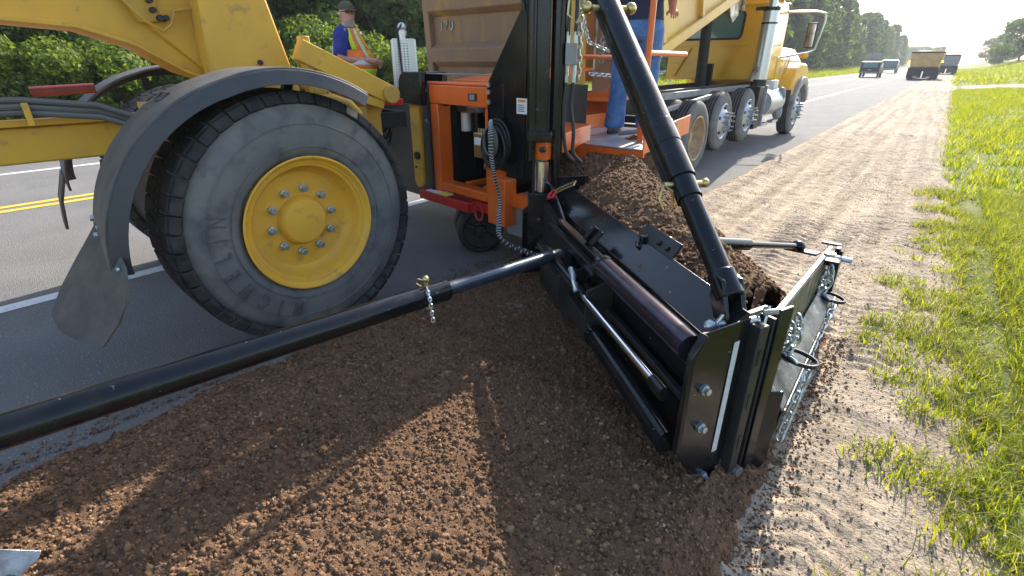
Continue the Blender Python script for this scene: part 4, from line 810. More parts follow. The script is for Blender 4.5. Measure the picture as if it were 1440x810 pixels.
hp = MB().prism([E_(.175,.03,.0), E_(.235,.03,.03), E_(.24,.03,.40), E_(.25,.03,.80), E_(.175,.03,.80)], en*.014).build('hinge_plate', M['black'], at, .003)
MB().prism([E_(.225,.03,.42), E_(.285,.06,.42), E_(.285,.06,.06), E_(.26,.05,.02), E_(.225,.03,.06)], en*.012).build('hinge_lug', M['black'], hp, .004)
# side wing running forward, its chains and far post
def wpt(t, z, off=0): return V((-.285-.03*t+off, 1.98+1.50*t, z))
m = MB(); m.prism([wpt(0,.05), wpt(1,.05), wpt(1,.53), wpt(0,.74)], V((.012,0,0))); wg = m.build('side_wing', M['wing_steel'], at, .002)
m = MB(); m.bar(wpt(0,.745), wpt(1.12,.53), .022, .016); m.build('wing_top_edge', M['steel'], wg, .002)
m = MB(); m.prism([wpt(0,.40,.02), wpt(.98,.36,.02), wpt(.98,.30,.10), wpt(0,.31,.10)], V((.004,0,.012))); m.prism([wpt(.02,.305,.10), wpt(.98,.295,.10), wpt(.98,.02,.06), wpt(.02,.02,.06)], V((.012,0,0))); m.build('wing_shoe', M['wing_steel'], wg, .003)
m = MB(); m.prism([wpt(.94,.0,.07), wpt(1.03,.02,.07), wpt(1.03,.58,.07), wpt(.94,.60,.07)], V((.014,0,0))); m.bar(wpt(.90,.55,.0), wpt(.90,.55,.09), .12, .03); m.bar(wpt(1.03,.02,.05), wpt(1.03,.58,.05), .06, .03, (1,0,0)); m.build('wing_post', M['black'], wg, .004)
m = MB(); m.cyl(wpt(.93,.56,.03), wpt(.93,.56,.14), .018, 8); m.cyl(wpt(.85,.60,.03), wpt(.85,.62,.03), .03, 12); m.build('post_bolt', M['zinc'], wg)
m = MB(); m.box(wpt(1.10,.565), (.11,.04,.012)); m.build('wing_end_tab', M['black'], wg, .003)
for tt, z0 in ((.86,.54), (.16,.64)):
    c = wpt(tt, z0-.19, .09); ri = MB(); ri.tube([c+V((.075*math.cos(a)-.0, .055*math.sin(a), -.01*math.cos(a))) for a in np.linspace(0, 6.283, 22)[:-1]], .010, 7, True); ri.bar(c+V((-.14,.03,0)), c+V((-.06,.03,0)), .05, .014); ri.build('ring_handle', M['black'], wg)
    m = MB(); m.chain([wpt(tt,z0,.05), wpt(tt,z0-.10,.07), c+V((-.05,-.02,.005)), c+V((.0,-.05,.0))], .052, .036, .0066); m.chain([wpt(tt-.02,z0-.03,.04), c+V((-.06,-.0,.02))], .052, .036, .0066); m.build('chain', M['zinc'], wg)
m = MB(); m.chain([wpt(.84,.34,.125), wpt(.60,.235,.10), wpt(.35,.14,.10), wpt(.22,.10,.11)], .06, .036, .0060); m.build('chain', M['zinc'], wg)
m = MB(); m.chain([wpt(.14,.42,.14), wpt(.10,.22,.12), wpt(.07,.10,.11)], .06, .036, .0060); m.build('chain', M['zinc'], wg)
# raised diagonal support tube
t0 = V((-.385,1.765,.80)); td = V((-1.12,.85,1.125)).normalized()
m = MB(); m.cyl(t0+td*.10, t0+td*.62, .044, 24); m.build('support_tube', M['black'], at)
m = MB(); m.cyl(t0+td*.50, t0+td*.60, .052, 24); m.cyl(t0+td*.60, t0+td*2.6, .060, 28); m.cyl(t0+td*.78, t0+td*.90, .063, 28); m.build('outer_support_tube', M['black'], at, .002)
m = MB(); m.bar(t0+td*.62+td.orthogonal()*.0+V((-.03,-.03,-.045)), t0+td*2.5+V((-.03,-.03,-.045)), .02, .03); m.build('tube_rail', M['black_flat'], at)
sd2 = td.cross(GZ).normalized(); ck = MB()
ck.cyl(t0+td*.05, t0+td*.16, .052, 20)
for e in (-.036,.036): ck.prism([t0+sd2*(e-.009)+td*.13+V((0,0,.03)), t0+sd2*(e-.009)+td*.10+td.cross(sd2)*.05, t0+sd2*(e-.009)+GZ*-.09+td.cross(sd2)*.04, t0+sd2*(e-.009)+GZ*-.11, t0+sd2*(e-.009)+GZ*-.09-td.cross(sd2)*.04, t0+sd2*(e-.009)+td*.10-td.cross(sd2)*.05], sd2*.018)
ck.build('tube_clevis', M['black'], at, .006)
m = MB(); m.cyl(t0+GZ*-.05-sd2*.10, t0+GZ*-.05+sd2*.10, .016, 14); m.sphere(t0+GZ*-.05-sd2*.10, .024, 10, 7); m.tube([t0+GZ*-.05-sd2*.085+V(v) for v in ((0,0,0),(.02,-.03,.03),(.03,-.02,.06),(.02,.0,.05))], .005, 6, True); m.tube([t0+GZ*-.05+sd2*.085+V(v) for v in ((0,0,0),(.02,.02,.05),(.04,.0,.07),(.04,-.02,.01))], .005, 6, True); m.build('hitch_pin', M['zinc'], at)
pp = t0+td*.58
m = MB(); m.cyl(pp-sd2*.09, pp+sd2*.09, .012, 10); m.tube([pp-sd2*.09+V(v) for v in ((0,0,0),(.0,-.03,-.05),(.02,-.02,-.10),(.05,-.0,-.09),(.04,.0,-.02))], .006, 6, True); m.sphere(pp+sd2*.10, .02, 8, 6); m.build('lock_pin', M['brass'], at)
pp = t0+td*1.72
m = MB(); m.cyl(pp-sd2*.13, pp+sd2*.13, .014, 10); m.sphere(pp-sd2*.12, .03, 10, 7); m.sphere(pp+sd2*.12, .03, 10, 7); m.tube([pp-sd2*.13+V(v) for v in ((0,0,0),(-.02,-.02,.09),(-.06,-.05,.09),(-.07,-.05,-.03),(-.03,-.03,-.07))], .006, 6, True); m.build('lock_pin', M['brass'], at)
m = MB(); m.chain([pp-sd2*.13+GZ*-.06, pp-sd2*.10+GZ*-.16, pp+GZ*-.20+V((.02,.0,0))], .026, .016, .0032); m.build('pin_chain', M['zinc'], at)
# folding strut to the wing
a0, a1 = V((-.93,2.32,.80)), V((-.50,3.62,.51)); ad = (a1-a0).normalized()
m = MB(); m.cyl(a0+ad*.12, a0+ad*.80, .036, 20); m.cyl(a0+ad*.80, a1, .020, 14); m.sphere(a1, (.045,.045,.04), 12, 8); m.build('wing_strut', M['black'], at, 0)
m = MB(); m.cyl(a0+ad*.04, a0+ad*.13, .026, 12); m.sphere(a0+ad*.02, .032, 10, 7); m.build('strut_joint', M['brass'], at)
m = MB(); m.bar(a0+V((-.10,-.06,-.02)), a0+V((.05,.03,-.02)), .10, .014); m.bar(a0+V((-.06,-.05,-.06)), a0+V((-.06,-.05,.03)), .04, .03, MDv); m.bar(a1+V((-.07,.02,-.03)), a1+V((.13,-.02,-.02)), .08, .014); m.build('strut_bracket', M['black'], at, .004)
# push arm between grader and box
b0, b1 = V((-1.60,2.46,.54)), V((-1.96,-.66,.657)); bd = (b1-b0).normalized()
pa = MB(); pa.cyl(b0+bd*.10, b0+bd*.95, .037, 24); pa = pa.build('push_arm', M['bluesteel'], at)
m = MB(); m.cyl(b0+bd*.90, b1, .053, 28); m.cyl(b0+bd*.90, b0+bd*.93, .055, 28); m.build('push_arm_sleeve', M['black'], pa, .003)
m = MB()
for k in range(5): p = b0+bd*(.72-.07*k)+GZ*.038; m.cyl(p, p+GZ*.004, .009, 8)
m.build('pin_hole', M['dark'], pa)
m = MB(); m.cyl(b0+bd*.02, b0+bd*.14, .030, 14); m.build('arm_end', M['steel'], pa)
pk = b0+bd*1.02+GZ*.06
m = MB(); m.cyl(pk-GZ*.13, pk+GZ*.03, .010, 10); m.sphere(pk+GZ*.03, .018, 8, 6); m.tube([pk+V(v) for v in ((0,0,.02),(-.03,-.02,.03),(-.05,-.02,.0),(-.03,.01,-.03),(.01,.01,-.02))], .004, 6, True); m.build('arm_pin', M['brass'], pa)
m = MB(); m.chain([pk+V((.03,-.02,.0)), pk+V((.07,-.04,-.05)), pk+V((.08,-.04,-.16))], .024, .015, .003); m.build('pin_chain', M['zinc'], pa)

# ================================================================= dump truck
dt = thing('dump_truck', 'big yellow dump truck with raised bed backed up to the orange hopper', 'truck', (-4.02, 9.5, 0))
def truck_wheel(c, r, wdt, kind, root, name='wheel', left=False):
    sx = -1 if left else 1; c = V(c); n = V((sx, 0, 0))
    m = MB(); rr = r*.60
    m.lathe([(-.02,rr),(-.005,rr*1.06),(.0,r*.78),(-.01,r*.90),(-.035,r*.975),(-.06,r),(-wdt+.06,r),(-wdt+.03,r*.97),(-wdt,r*.8),(-wdt+.02,rr)], c, n, 56, cap=False)
    t = m.build(name, M['tyre'], root)
    m = MB()
    for k in range(4): m.lathe([(-.075-k*(wdt-.15)/3-.012,r+.001),(-.075-k*(wdt-.15)/3-.012,r+.008),(-.075-k*(wdt-.15)/3+.012,r+.008),(-.075-k*(wdt-.15)/3+.012,r+.001)], c, n, 56, True)
    m.build('tread', M['tread'], t)
    m = MB(); mt = M['alu']
    if kind == 'dish':
        mt = M['bed_tan_rim']; m.lathe([(-.03,rr*.98),(.0,rr*1.02),(.008,rr*.98),(-.01,rr*.93),(-.09,rr*.90),(-.13,rr*.82),(-.19,rr*.76),(-.215,rr*.62),(-.21,rr*.40),(-.15,rr*.36),(-.11,rr*.30),(-.10,.001)], c, n, 44, cap=False)
    else:
        m.lathe([(-.03,rr*.98),(.0,rr*1.02),(.008,rr*.98),(-.01,rr*.93),(-.03,rr*.90),(-.02,rr*.80),(.02,rr*.62),(.045,rr*.50),(.05,rr*.30),(.03,.001)], c, n, 44, cap=False)
    ri = m.build('rim', mt, t, 0, 30)
    if kind == 'hub':
        m = MB()
        for k in range(10):
            a = 2*math.pi*k/10; p = c+V((0, math.cos(a), math.sin(a)))*rr*.50; m.cyl(p+n*.03, p+n*.09, .018, 8); m.cyl(p+n*.08, p+n*.15, .011, 8)
        for k in range(5):
            a = 2*math.pi*(k+.4)/5; p = c+V((0, math.cos(a), math.sin(a)))*rr*.22; m.cyl(p+n*.03, p+n*.12, .012, 8)
        m.cyl(c+n*.03, c+n*.10, rr*.16, 14); m.build('hub_stud', M['zinc'], t)
        m = MB()
        for k in range(5):
            a = 2*math.pi*(k+.25)/5; p = c+V((0, math.cos(a), math.sin(a)))*rr*.74; m.cyl(p+n*-.02, p+n*.012, rr*.09, 10)
        m.build('rim_hole', M['dark'], t)
    else:
        m = MB()
        for k in range(10):
            a = 2*math.pi*k/10; p = c+V((0, math.cos(a), math.sin(a)))*rr*.52; m.cyl(p+n*-.215, p+n*-.17, .016, 6)
        m.build('wheel_nut', M['scraped'], t)
M['bed_tan_rim'] = mat_('rim_dirty_tan', (.50,.36,.20), (.36,.25,.15), .6, scale=9)
XR, XL = -2.80, -5.24
for x, lf in ((XR, False), (XL, True)):
    truck_wheel((x, 7.95, .55), .55, .30, 'dish', dt, left=lf); truck_wheel((x-(.33 if not lf else -.33), 7.95, .55), .55, .28, 'dish', dt, left=lf)
    truck_wheel((x-(.04 if not lf else -.04), 9.22, .70), .48, .30, 'hub', dt, left=lf); truck_wheel((x-(.04 if not lf else -.04), 10.62, .70), .48, .30, 'hub', dt, left=lf)
    truck_wheel((x+(.02 if not lf else -.02), 14.45, .54), .54, .30, 'hub', dt, left=lf)
m = MB()
for x in (-3.60,-4.44): m.bar(V((x,6.3,1.08)), V((x,15.2,1.08)), .09, .26)
for y in (7.95,9.22,10.62,14.45): m.bar(V((XL+.2,y,.62)), V((XR-.2,y,.62)), .16, .16)
m.bar(V((-3.60,7,.98)), V((-4.44,7,.98)), .1, .2); m.build('chassis', M['black_flat'], dt, .006)
m = MB(); m.bar(V((-3.05,6.9,.98)), V((-3.05,9.2,1.12)), .06, .06); m.bar(V((-3.3,7,1.15)), V((-3.3,12,1.15)), .05, .10); m.build('side_rail', M['grey_paint'], dt, .004)
m = MB(); m.cyl(V((-3.98,11.0,1.15)), V((-3.98,10.9,3.0)), .10, 16); m.bar(V((-3.98,11.2,1.15)), V((-3.98,11.2,1.6)), .30, .10, (0,1,0)); m.build('hoist_post', M['black_flat'], dt, .01)
# raised bed (its own frame: bu forward-up, bv up)
TA = R_(17.2); bu = V((0, math.cos(TA), math.sin(TA))); bv = V((0, -math.sin(TA), math.cos(TA))); BO = V((0, 5.55, 1.50))
def T_(x, u, v): return V((x, 0, 0))+BO+bu*u+bv*v
bed = MB()
bed.prism([T_(-2.86,.0,.0), T_(-2.86,6.0,.0), T_(-2.86,6.0,2.05), T_(-2.86,-.5,2.05)], V((-.04,0,0)))  # side walls heightened above the view so they shade the berm
bed.prism([T_(-5.20,.0,.0), T_(-5.20,6.0,.0), T_(-5.20,6.0,2.05), T_(-5.20,-.5,2.05)], V((.04,0,0)))
bed = bed.build('dump_bed', M['bed_yellow'], dt, .01)
m = MB(); m.prism([T_(-5.2,0,.0), T_(-2.86,0,.0), T_(-2.86,6,.0), T_(-5.2,6,.0)], bv*.03); m.prism([T_(-5.2,5.96,0), T_(-2.86,5.96,0), T_(-2.86,5.96,2.1), T_(-5.2,5.96,2.1)], bu*.04); m.build('bed_floor', M['bed_yellow'], bed)
m = MB(); m.bar(T_(-2.845,-.0,-.0), T_(-2.845,6.02,-.0), .10, .13, bv); m.bar(T_(-2.84,-.5,2.0), T_(-2.84,6.0,2.0), .09, .12, bv); m.bar(T_(-5.22,0,0), T_(-5.22,6,0), .1, .13, bv); m.build('bed_rail', M['bed_yellow'], bed, .012)
m = MB()
for u in (.9,2.1,3.3,4.5,5.7): m.bar(T_(-2.835,u,.07), T_(-2.835,u,1.93), .07, .09, bu)
m.build('bed_stake', M['bed_yellow'], bed, .01)
m = MB(); m.prism([T_(-2.83,3.2,-.07), T_(-2.83,3.65,-.07), T_(-2.83,3.6,-.28), T_(-2.83,3.35,-.33), T_(-2.83,3.22,-.2)], V((-.05,0,0))); m.tube([T_(-2.80,3.65,.2), T_(-2.79,3.68,-.05), T_(-2.80,3.70,-.25)], .025, 8); m.sphere(T_(-2.80,3.68,-.16), (.03,.03,.10), 8, 6); m.build('tarp_hook', M['scraped'], bed, .004)
m = MB()
for u in (1.5,3,4.5): m.bar(T_(-5.1,u,-.08), T_(-2.95,u,-.08), .12, .14)
m.build('bed_crossmember', M['black_flat'], bed)
# rear corner with lamps, side flanges and tailgate
m = MB(); m.prism([V((-2.80,5.42,1.40)), V((-3.02,5.42,1.40)), V((-3.02,5.23,3.45)), V((-2.80,5.23,3.45))], V((0,.10,0))); cp = m.build('corner_post', M['rust'], bed, .008)
for z, mt in ((2.02,'lens_clear'), (1.82,'lens_red')):
    for xx in (-2.905,):
        y = 5.42-(z-1.4)*.0933-.012
        P_ = [V((xx+.035*math.cos(a), y, z+.055+.035*math.sin(a))) for a in np.linspace(0, math.pi, 9)]+[V((xx+.035*math.cos(a), y, z-.055+.035*math.sin(a))) for a in np.linspace(math.pi, 2*math.pi, 9)]
        MB().prism(P_, V((0,-.02,0))).build('tail_lamp', M[mt], cp, .006)
m = MB(); m.prism([V((-3.28,5.02,1.38)), V((-3.14,5.12,1.38)), V((-3.14,5.0,3.45)), V((-3.28,4.88,3.45))], V((.0,.03,0))); m.build('yellow_flange', M['bed_yellow'], bed, .004)
m = MB(); m.prism([V((-3.14,5.30,1.3)), V((-2.98,5.42,1.3)), V((-2.98,5.30,2.9)), V((-3.14,5.2,2.9))], V((0,.02,0))); m.prism([V((-3.36,5.47,1.42)), V((-2.92,5.47,1.42)), V((-2.92,5.2,3.45)), V((-3.36,5.2,3.45))], V((0,.03,0))); m.build('liner_and_sun_block', M['rust'], bed)  # narrow liner, plus a wider panel added to block sun through the gap
TG = 4.97
m = MB(); m.prism([V((-5.36,TG,1.18)), V((-3.34,TG,1.18)), V((-3.34,TG-.13,3.5)), V((-5.36,TG-.13,3.5))], V((0,.04,0))); tg = m.build('tailgate', M['rust'], bed, .006)  # unseen top carried up with the bed sides to cast shade
m = MB()
for z0, z1 in ((1.60,1.80), (2.17,2.37), (2.72,2.9), (3.25,3.42)):
    f_ = lambda z: TG-(z-1.18)*.055
    m.prism([V((-5.28,f_(z0)-.002,z0-.03)), V((-5.28,f_(z0)-.10,z0+.03)), V((-5.28,f_(z1)-.10,z1-.02)), V((-5.28,f_(z1)-.002,z1+.05))], V((1.90,0,0)))
m.build('tailgate_rib', M['rust'], tg, .01)
m = MB(); m.bar(V((-5.34,TG-.03,1.18)), V((-5.34,TG-.16,3.5)), .10, .10, (0,1,0)); m.bar(V((-3.36,TG-.03,1.18)), V((-3.36,TG-.16,3.5)), .08, .10, (0,1,0)); m.bar(V((-5.36,TG-.03,1.22)), V((-3.34,TG-.03,1.22)), .08, .08); m.build('tailgate_frame', M['rust'], tg, .01)
for ch, x in zip('170', (-5.13,-5.05,-4.96)):
    me = text_mesh(ch, .15, .004); me.transform(Matrix.Translation((x, TG-.066, 2.03)) @ Matrix.Rotation(R_(87), 4, 'X')); finish('gate_number', me, M['scraped'], tg, 0, 0)
m = MB(); m.cyl(V((-3.05,5.2,2.7)), V((-3.05,5.15,1.5)), .012, 8); m.chain([V((-3.0,5.25,2.2)), V((-3.0,5.22,1.62))], .07, .045, .009); m.build('tailgate_chain', M['scraped'], bed)
# cab
cw0, cw1 = -5.06, -3.08; cy0, cy1 = 11.75, 13.3
m = MB(); m.prism([V((cw0,cy0,1.28)), V((cw1,cy0,1.28)), V((cw1,cy0,2.45)), V((cw1-.03,cy0,2.72)), V((cw1-.14,cy0,2.84)), V((cw0+.14,cy0,2.84)), V((cw0+.03,cy0,2.72)), V((cw0,cy0,2.45))], V((0,cy1-cy0,0))); cab = m.build('cab', M['truck_yellow'], dt, .03)
m = MB(); m.prism([V((cw1-.02,cy0+.25,2.84)), V((cw1-.25,cy0+.06,2.90)), V((cw0+.25,cy0+.06,2.90)), V((cw0+.02,cy0+.25,2.84)), V((cw0+.02,cy1,2.84)), V((cw1-.02,cy1,2.84))], GZ*.06); m.build('cab_roof', M['truck_yellow'], cab, .03)
m = MB(); m.bar(V((cw0-.01,cy0-.02,2.68)), V((cw1+.01,cy0-.02,2.68)), .03, .04); m.bar(V((cw1-.10,cy0-.012,1.3)), V((cw1-.10,cy0-.012,2.3)), .015, .02, (0,1,0))
for a, b in (((-4.85,1.35),(-4.55,1.9)), ((-4.05,1.35),(-4.3,1.9)), ((-3.85,1.35),(-3.55,1.95))): m.bar(V((a[0],cy0-.008,a[1])), V((b[0],cy0-.008,b[1])), .02, .12, (0,1,0))
m.bar(V((cw0+.05,cy0-.008,1.95)), V((cw1-.3,cy0-.008,1.95)), .02, .03); m.bar(V((cw0+.05,cy0-.008,1.62)), V((-3.9,cy0-.008,1.62)), .02, .02); m.build('cab_pressing', M['truck_yellow'], cab, .006)
m = MB(); m.prism([V((x, cy0-.022, z)) for x, z in ((-4.76,2.12),(-4.68,2.05),(-3.58,2.05),(-3.52,2.12),(-3.50,2.50),(-3.56,2.58),(-4.70,2.58),(-4.76,2.50))], V((0,.018,0))); wf = m.build('window_frame', M['black_flat'], cab, .006)
m = MB(); m.prism([V((x, cy0-.03, z)) for x, z in ((-4.71,2.13),(-4.66,2.09),(-3.61,2.09),(-3.56,2.13),(-3.55,2.49),(-3.60,2.54),(-4.67,2.54),(-4.71,2.49))], V((0,.006,0))); m.build('rear_window', M['glass'], wf)
m = MB(); m.prism([V((cw1+.008,cy0+.35,1.95)), V((cw1+.008,cy1-.25,1.95)), V((cw1+.002,cy1-.35,2.55)), V((cw1+.002,cy0+.35,2.55))], V((.01,0,0))); m.build('side_window', M['glass'], cab)
m = MB(); m.cyl(V((-2.93,11.30,1.25)), V((-2.93,11.30,2.52)), .135, 22); m.build('exhaust_shield', M['perf'], dt, .004)
m = MB(); m.cyl(V((-2.93,11.30,2.5)), V((-2.93,11.30,3.9)), .075, 18); m.build('exhaust_pipe', M['perf'], dt)
m = MB(); m.bar(V((-3.25,11.45,2.56)), V((-2.85,11.35,2.56)), .06, .06); m.cyl(V((-2.93,11.3,2.28)), V((-2.93,11.3,2.31)), .142, 22); m.cyl(V((-2.93,11.3,2.5)), V((-2.93,11.3,2.56)), .142, 22); m.cyl(V((-2.93,11.3,1.2)), V((-2.93,11.3,1.32)), .145, 18); m.build('exhaust_bracket', M['black_flat'], dt)
m = MB(); m.prism([V((x,13.0,z)) for x, z in ((-4.95,1.15),(-3.05,1.15),(-3.05,1.7),(-3.25,1.98),(-4.75,1.98),(-4.95,1.7))], V((0,2.3,-.05))); m.build('hood', M['truck_yellow'], dt, .05)
def arch(x0, x1, cy, cz, r0, r1, a0, a1, n=16):
    return [(cy-math.cos(R_(a))*r1, cz+math.sin(R_(a))*r1) for a in np.linspace(a0, a1, n)]+[(cy-math.cos(R_(a))*r0, cz+math.sin(R_(a))*r0) for a in np.linspace(a1, a0, n)]
for x0, ext in ((-3.28,.50), (-5.26,.50)):
    m = MB(); m.prism([V((x0,y,z)) for y, z in [(13.55,.95),(13.60,1.25),(13.75,1.50),(14.1,1.62),(14.7,1.60),(15.15,1.40),(15.35,1.05),(15.3,.9)]+[(14.45+math.cos(R_(a))*.64, .54+math.sin(R_(a))*.64) for a in np.linspace(30,150,14)]], V((ext,0,0))); fe = m.build('front_fender', M['truck_yellow'], dt, .05)
    m = MB(); m.prism([V((x0+ext-.12,y,z)) for y, z in arch(0,0,14.45,.54,.60,.78,18,165)], V((.20,0,0))); m.build('fender_flare', M['grey_paint'], fe, .03)
    m = MB(); m.prism([V((x0+.02,13.62,.50)), V((x0+ext,13.62,.50)), V((x0+ext,13.55,1.05)), V((x0+.02,13.55,1.05))], V((0,.05,0))); m.build('splash_guard', M['fender_black'], fe, .01)
m = MB(); m.cyl(V((-2.98,11.75,.85)), V((-2.98,12.9,.85)), .26, 24); m.build('fuel_tank', M['alu'], dt)
m = MB(); m.box(V((-3.02,11.45,.78)), (.30,.34,.80)); m.build('tool_box', M['black_flat'], dt, .02)
m = MB(); m.box(V((-2.90,12.05,.42)), (.12,.5,.05)); m.box(V((-2.90,12.9,.42)), (.12,.5,.05)); m.bar(V((-2.88,11.75,.4)), V((-2.88,11.75,1.2)), .08, .05, (0,1,0)); m.bar(V((-2.9,13.2,.62)), V((-2.9,11.7,.62)), .1, .04); m.build('cab_step', M['alu'], dt, .005)
m = MB()
for z in (.62,.98): m.sphere(V((-2.80,12.75,z)), (.10,.09,.16), 14, 9)
m.build('air_tank', M['grey_paint'], dt)
m = MB(); m.box(V((-3.0,12.6,1.15)), (.22,.35,.25)); m.build('battery_box', M['white'], dt, .02)
m = MB(); m.cyl(V((-3.06,11.2,1.30)), V((-2.96,11.2,1.55)), .06, 10); m.build('air_cleaner', M['scraped'], dt)
m = MB(); m.tube([V((-3.10,13.3,2.62)), V((-2.62,13.55,2.62)), V((-2.44,13.62,2.58)), V((-2.42,13.64,2.45)), V((-2.50,13.60,1.88)), V((-2.60,13.55,1.82)), V((-3.08,13.2,1.72))], .022, 8); m.build('mirror_bracket', M['perf'], dt)
m = MB(); m.box(V((-2.62,13.55,2.16)), (.20,.05,.50)); mr = m.build('mirror', M['black_flat'], dt, .02); MB().box(V((-2.62,13.52,2.16)), (.15,.012,.45)).build('mirror_glass', M['chrome'], mr)
m = MB(); m.sphere(V((-2.66,13.5,1.76)), (.09,.06,.06), 10, 7); m.build('turn_lamp', M['amber'], dt)
m = MB(); m.tube([V((-3.04,13.35,1.35)), V((-2.95,13.4,1.75)), V((-2.95,13.55,1.75)), V((-2.98,13.6,1.4))], .015, 7); m.build('grab_handle', M['perf'], dt)

# ---- the two dump trucks, the cars driving away
def far_truck(name, label, x, y, gatemat, gm):
    r = thing(name, label, 'truck', (x, y, 0), 0, 'dump trucks driving away'); q = lambda *a: V((x, y, 0))+V(a)
    m = MB(); m.prism([q(-1.10,0,1.15), q(1.10,0,1.15), q(1.28,0,1.75), q(1.28,0,2.55), q(-1.28,0,2.55), q(-1.28,0,1.75)], V((0,5.4,0))); bd_ = m.build('dump_bed', gatemat, r, .03)
    m = MB(); m.prism([q(-1.0,-.06,1.25), q(1.0,-.06,1.25), q(1.18,-.06,1.78), q(1.18,-.06,2.45), q(-1.18,-.06,2.45), q(-1.18,-.06,1.78)], V((0,.05,0))); m.build('tailgate', gatemat, bd_, .02)
    m = MB(); m.bar(q(-1.30,-.02,2.56), q(1.30,-.02,2.56), .12, .10); m.bar(q(-1.28,0,2.56), q(-1.28,5.4,2.56), .1, .1); m.bar(q(1.28,0,2.56), q(1.28,5.4,2.56), .1, .1); m.build('bed_rim', M['black_flat'], bd_, .01)
    m = MB(); m.box(q(0,6.4,1.95), (2.3,1.5,1.7)); m.box(q(0,7.8,1.5), (2.0,1.6,1.0)); m.build('cab', gm, r, .06)
    m = MB(); m.bar(q(0,.1,.95), q(0,8.4,.95), .9, .3); m.bar(q(-1.15,-.05,1.12), q(1.15,-.05,1.12), .12, .16); m.build('chassis', M['black_flat'], r, .01)
    for sx in (-1, 1):
        for yy in (.9, 2.2, 7.6):
            m = MB(); m.lathe([(-.5,.2),(-.5,.45),(-.45,.5),(.0,.5),(.03,.45),(.03,.3),(-.05,.25),(-.05,.01)], q(sx*1.18,yy,.5), V((sx,0,0)), 24); m.build('wheel', M['tyre'], r)
        m = MB(); m.box(q(sx*.66,.05,.68), (1.22,.02,.98)); mf = m.build('mud_flap', M['black_flat'], r); m = MB(); m.box(q(sx*.55,.03,.28), (.34,.012,.06)); m.build('flap_weight', M['label'], mf)
        m = MB(); m.sphere(q(sx*1.34,.02,1.72), (.09,.05,.09), 10, 7); m.build('tail_lamp', M['amber_lit'], r)
    return r
far_truck('dump_truck', 'tan dump truck with lit amber lamps driving away on the shoulder', -2.45, 69, M['truck_tan'], M['truck_yellow'])
far_truck('dump_truck', 'dark dump truck farthest ahead, right of the tan dump truck', -.95, 101, M['grey_paint'], M['grey_paint'])
def car(name, label, x, y, body, sc):
    r = thing(name, label, 'car', (x, y, 0), 0, 'cars driving away'); q = lambda *a: V((x, y, 0))+V(a)*sc
    prof = [(-2.3,.45),(-2.35,.95),(-2.25,1.05),(-1.95,1.70),(-1.7,1.76),(.2,1.74),(.95,1.10),(2.2,.98),(2.3,.5)]
    m = MB(); m.loft([[q(-.98*k,yy,z) for yy, z in prof] for k in (1,)]+[[q(-.9,yy,z+.0) for yy, z in prof]]+[[q(.9,yy,z) for yy, z in prof]]+[[q(.98,yy,z) for yy, z in prof]]); b = m.build('body', body, r, .05)
    m = MB(); m.prism([q(-.75,-2.27,1.10), q(.75,-2.27,1.10), q(.68,-2.01,1.62), q(-.68,-2.01,1.62)], V((0,-.03,.01))); m.build('rear_window', M['glass'], b)
    m = MB(); m.bar(q(-.95,-2.38,.58), q(.95,-2.38,.58), .08, .16); m.box(q(0,-2.37,.85), (.4*sc,.03,.12*sc)); m.build('rear_bumper', M['grey_paint'], b, .01)
    for sx in (-1,1):
        m = MB(); m.prism([q(sx*.985,-1.8,1.12), q(sx*.985,.6,1.12), q(sx*.985,.1,1.62), q(sx*.985,-1.6,1.62)], V((sx*.01,0,0))); m.build('side_window', M['glass'], b)
        m = MB(); m.box(q(sx*.85,-2.36,.98), (.14*sc,.05,.22*sc)); m.build('tail_lamp', M['lens_red'], b, .01)
        for yy in (-1.45,1.45):
            m = MB(); m.lathe([(-.2,.1),(-.2,.3),(-.17,.35),(-.02,.35),(.0,.3),(-.02,.2),(-.02,.01)], q(sx*.96,yy,.35), V((sx,0,0)), 22); m.build('wheel', M['tyre'], r)
    return r
car('car', 'dark sport utility car driving away, nearer of the two cars', -7.7, 78, M['car_dark'], 1.0)
car('car', 'blue grey van driving ahead of the dark car', -8.6, 112, M['car_blue'], 1.15)
# roadside signs and post
def sign(label, x, y, h, w_, hh, mat):
    s = thing('road_sign', label, 'sign', (x, y, float(terrain(x, y))), 0, 'signs across the road'); z = float(terrain(x, y))
    m = MB(); m.bar(V((x-w_*.3,y,z-.2)), V((x-w_*.3,y,z+h)), .08, .08, (0,1,0)); m.bar(V((x+w_*.3,y,z-.2)), V((x+w_*.3,y,z+h)), .08, .08, (0,1,0)) if w_ > 1 else None; m.build('post', M['post_grey'], s)
    MB().box(V((x,y-.06,z+h-hh/2)), (w_,.03,hh)).build('panel', mat, s, .01)
sign('small sign on a thin post in the grass right of the truck mirror', -13.4, 52, 1.75, .55, .45, M['post_grey'])
sign('grey sign panel beyond the dark car', -14.2, 140, 3.6, 3.0, 1.1, M['grey_paint'])
p = MB(); z = float(terrain(3.1, 30)); p.cyl(V((2.72,24.6,z-.3)), V((2.80,24.6,z+1.35)), .085, 14); p = p.build('wooden_post', M['post_grey'], None, .01); tag(p, 'grey weathered post standing in the grass at the right edge', 'post')

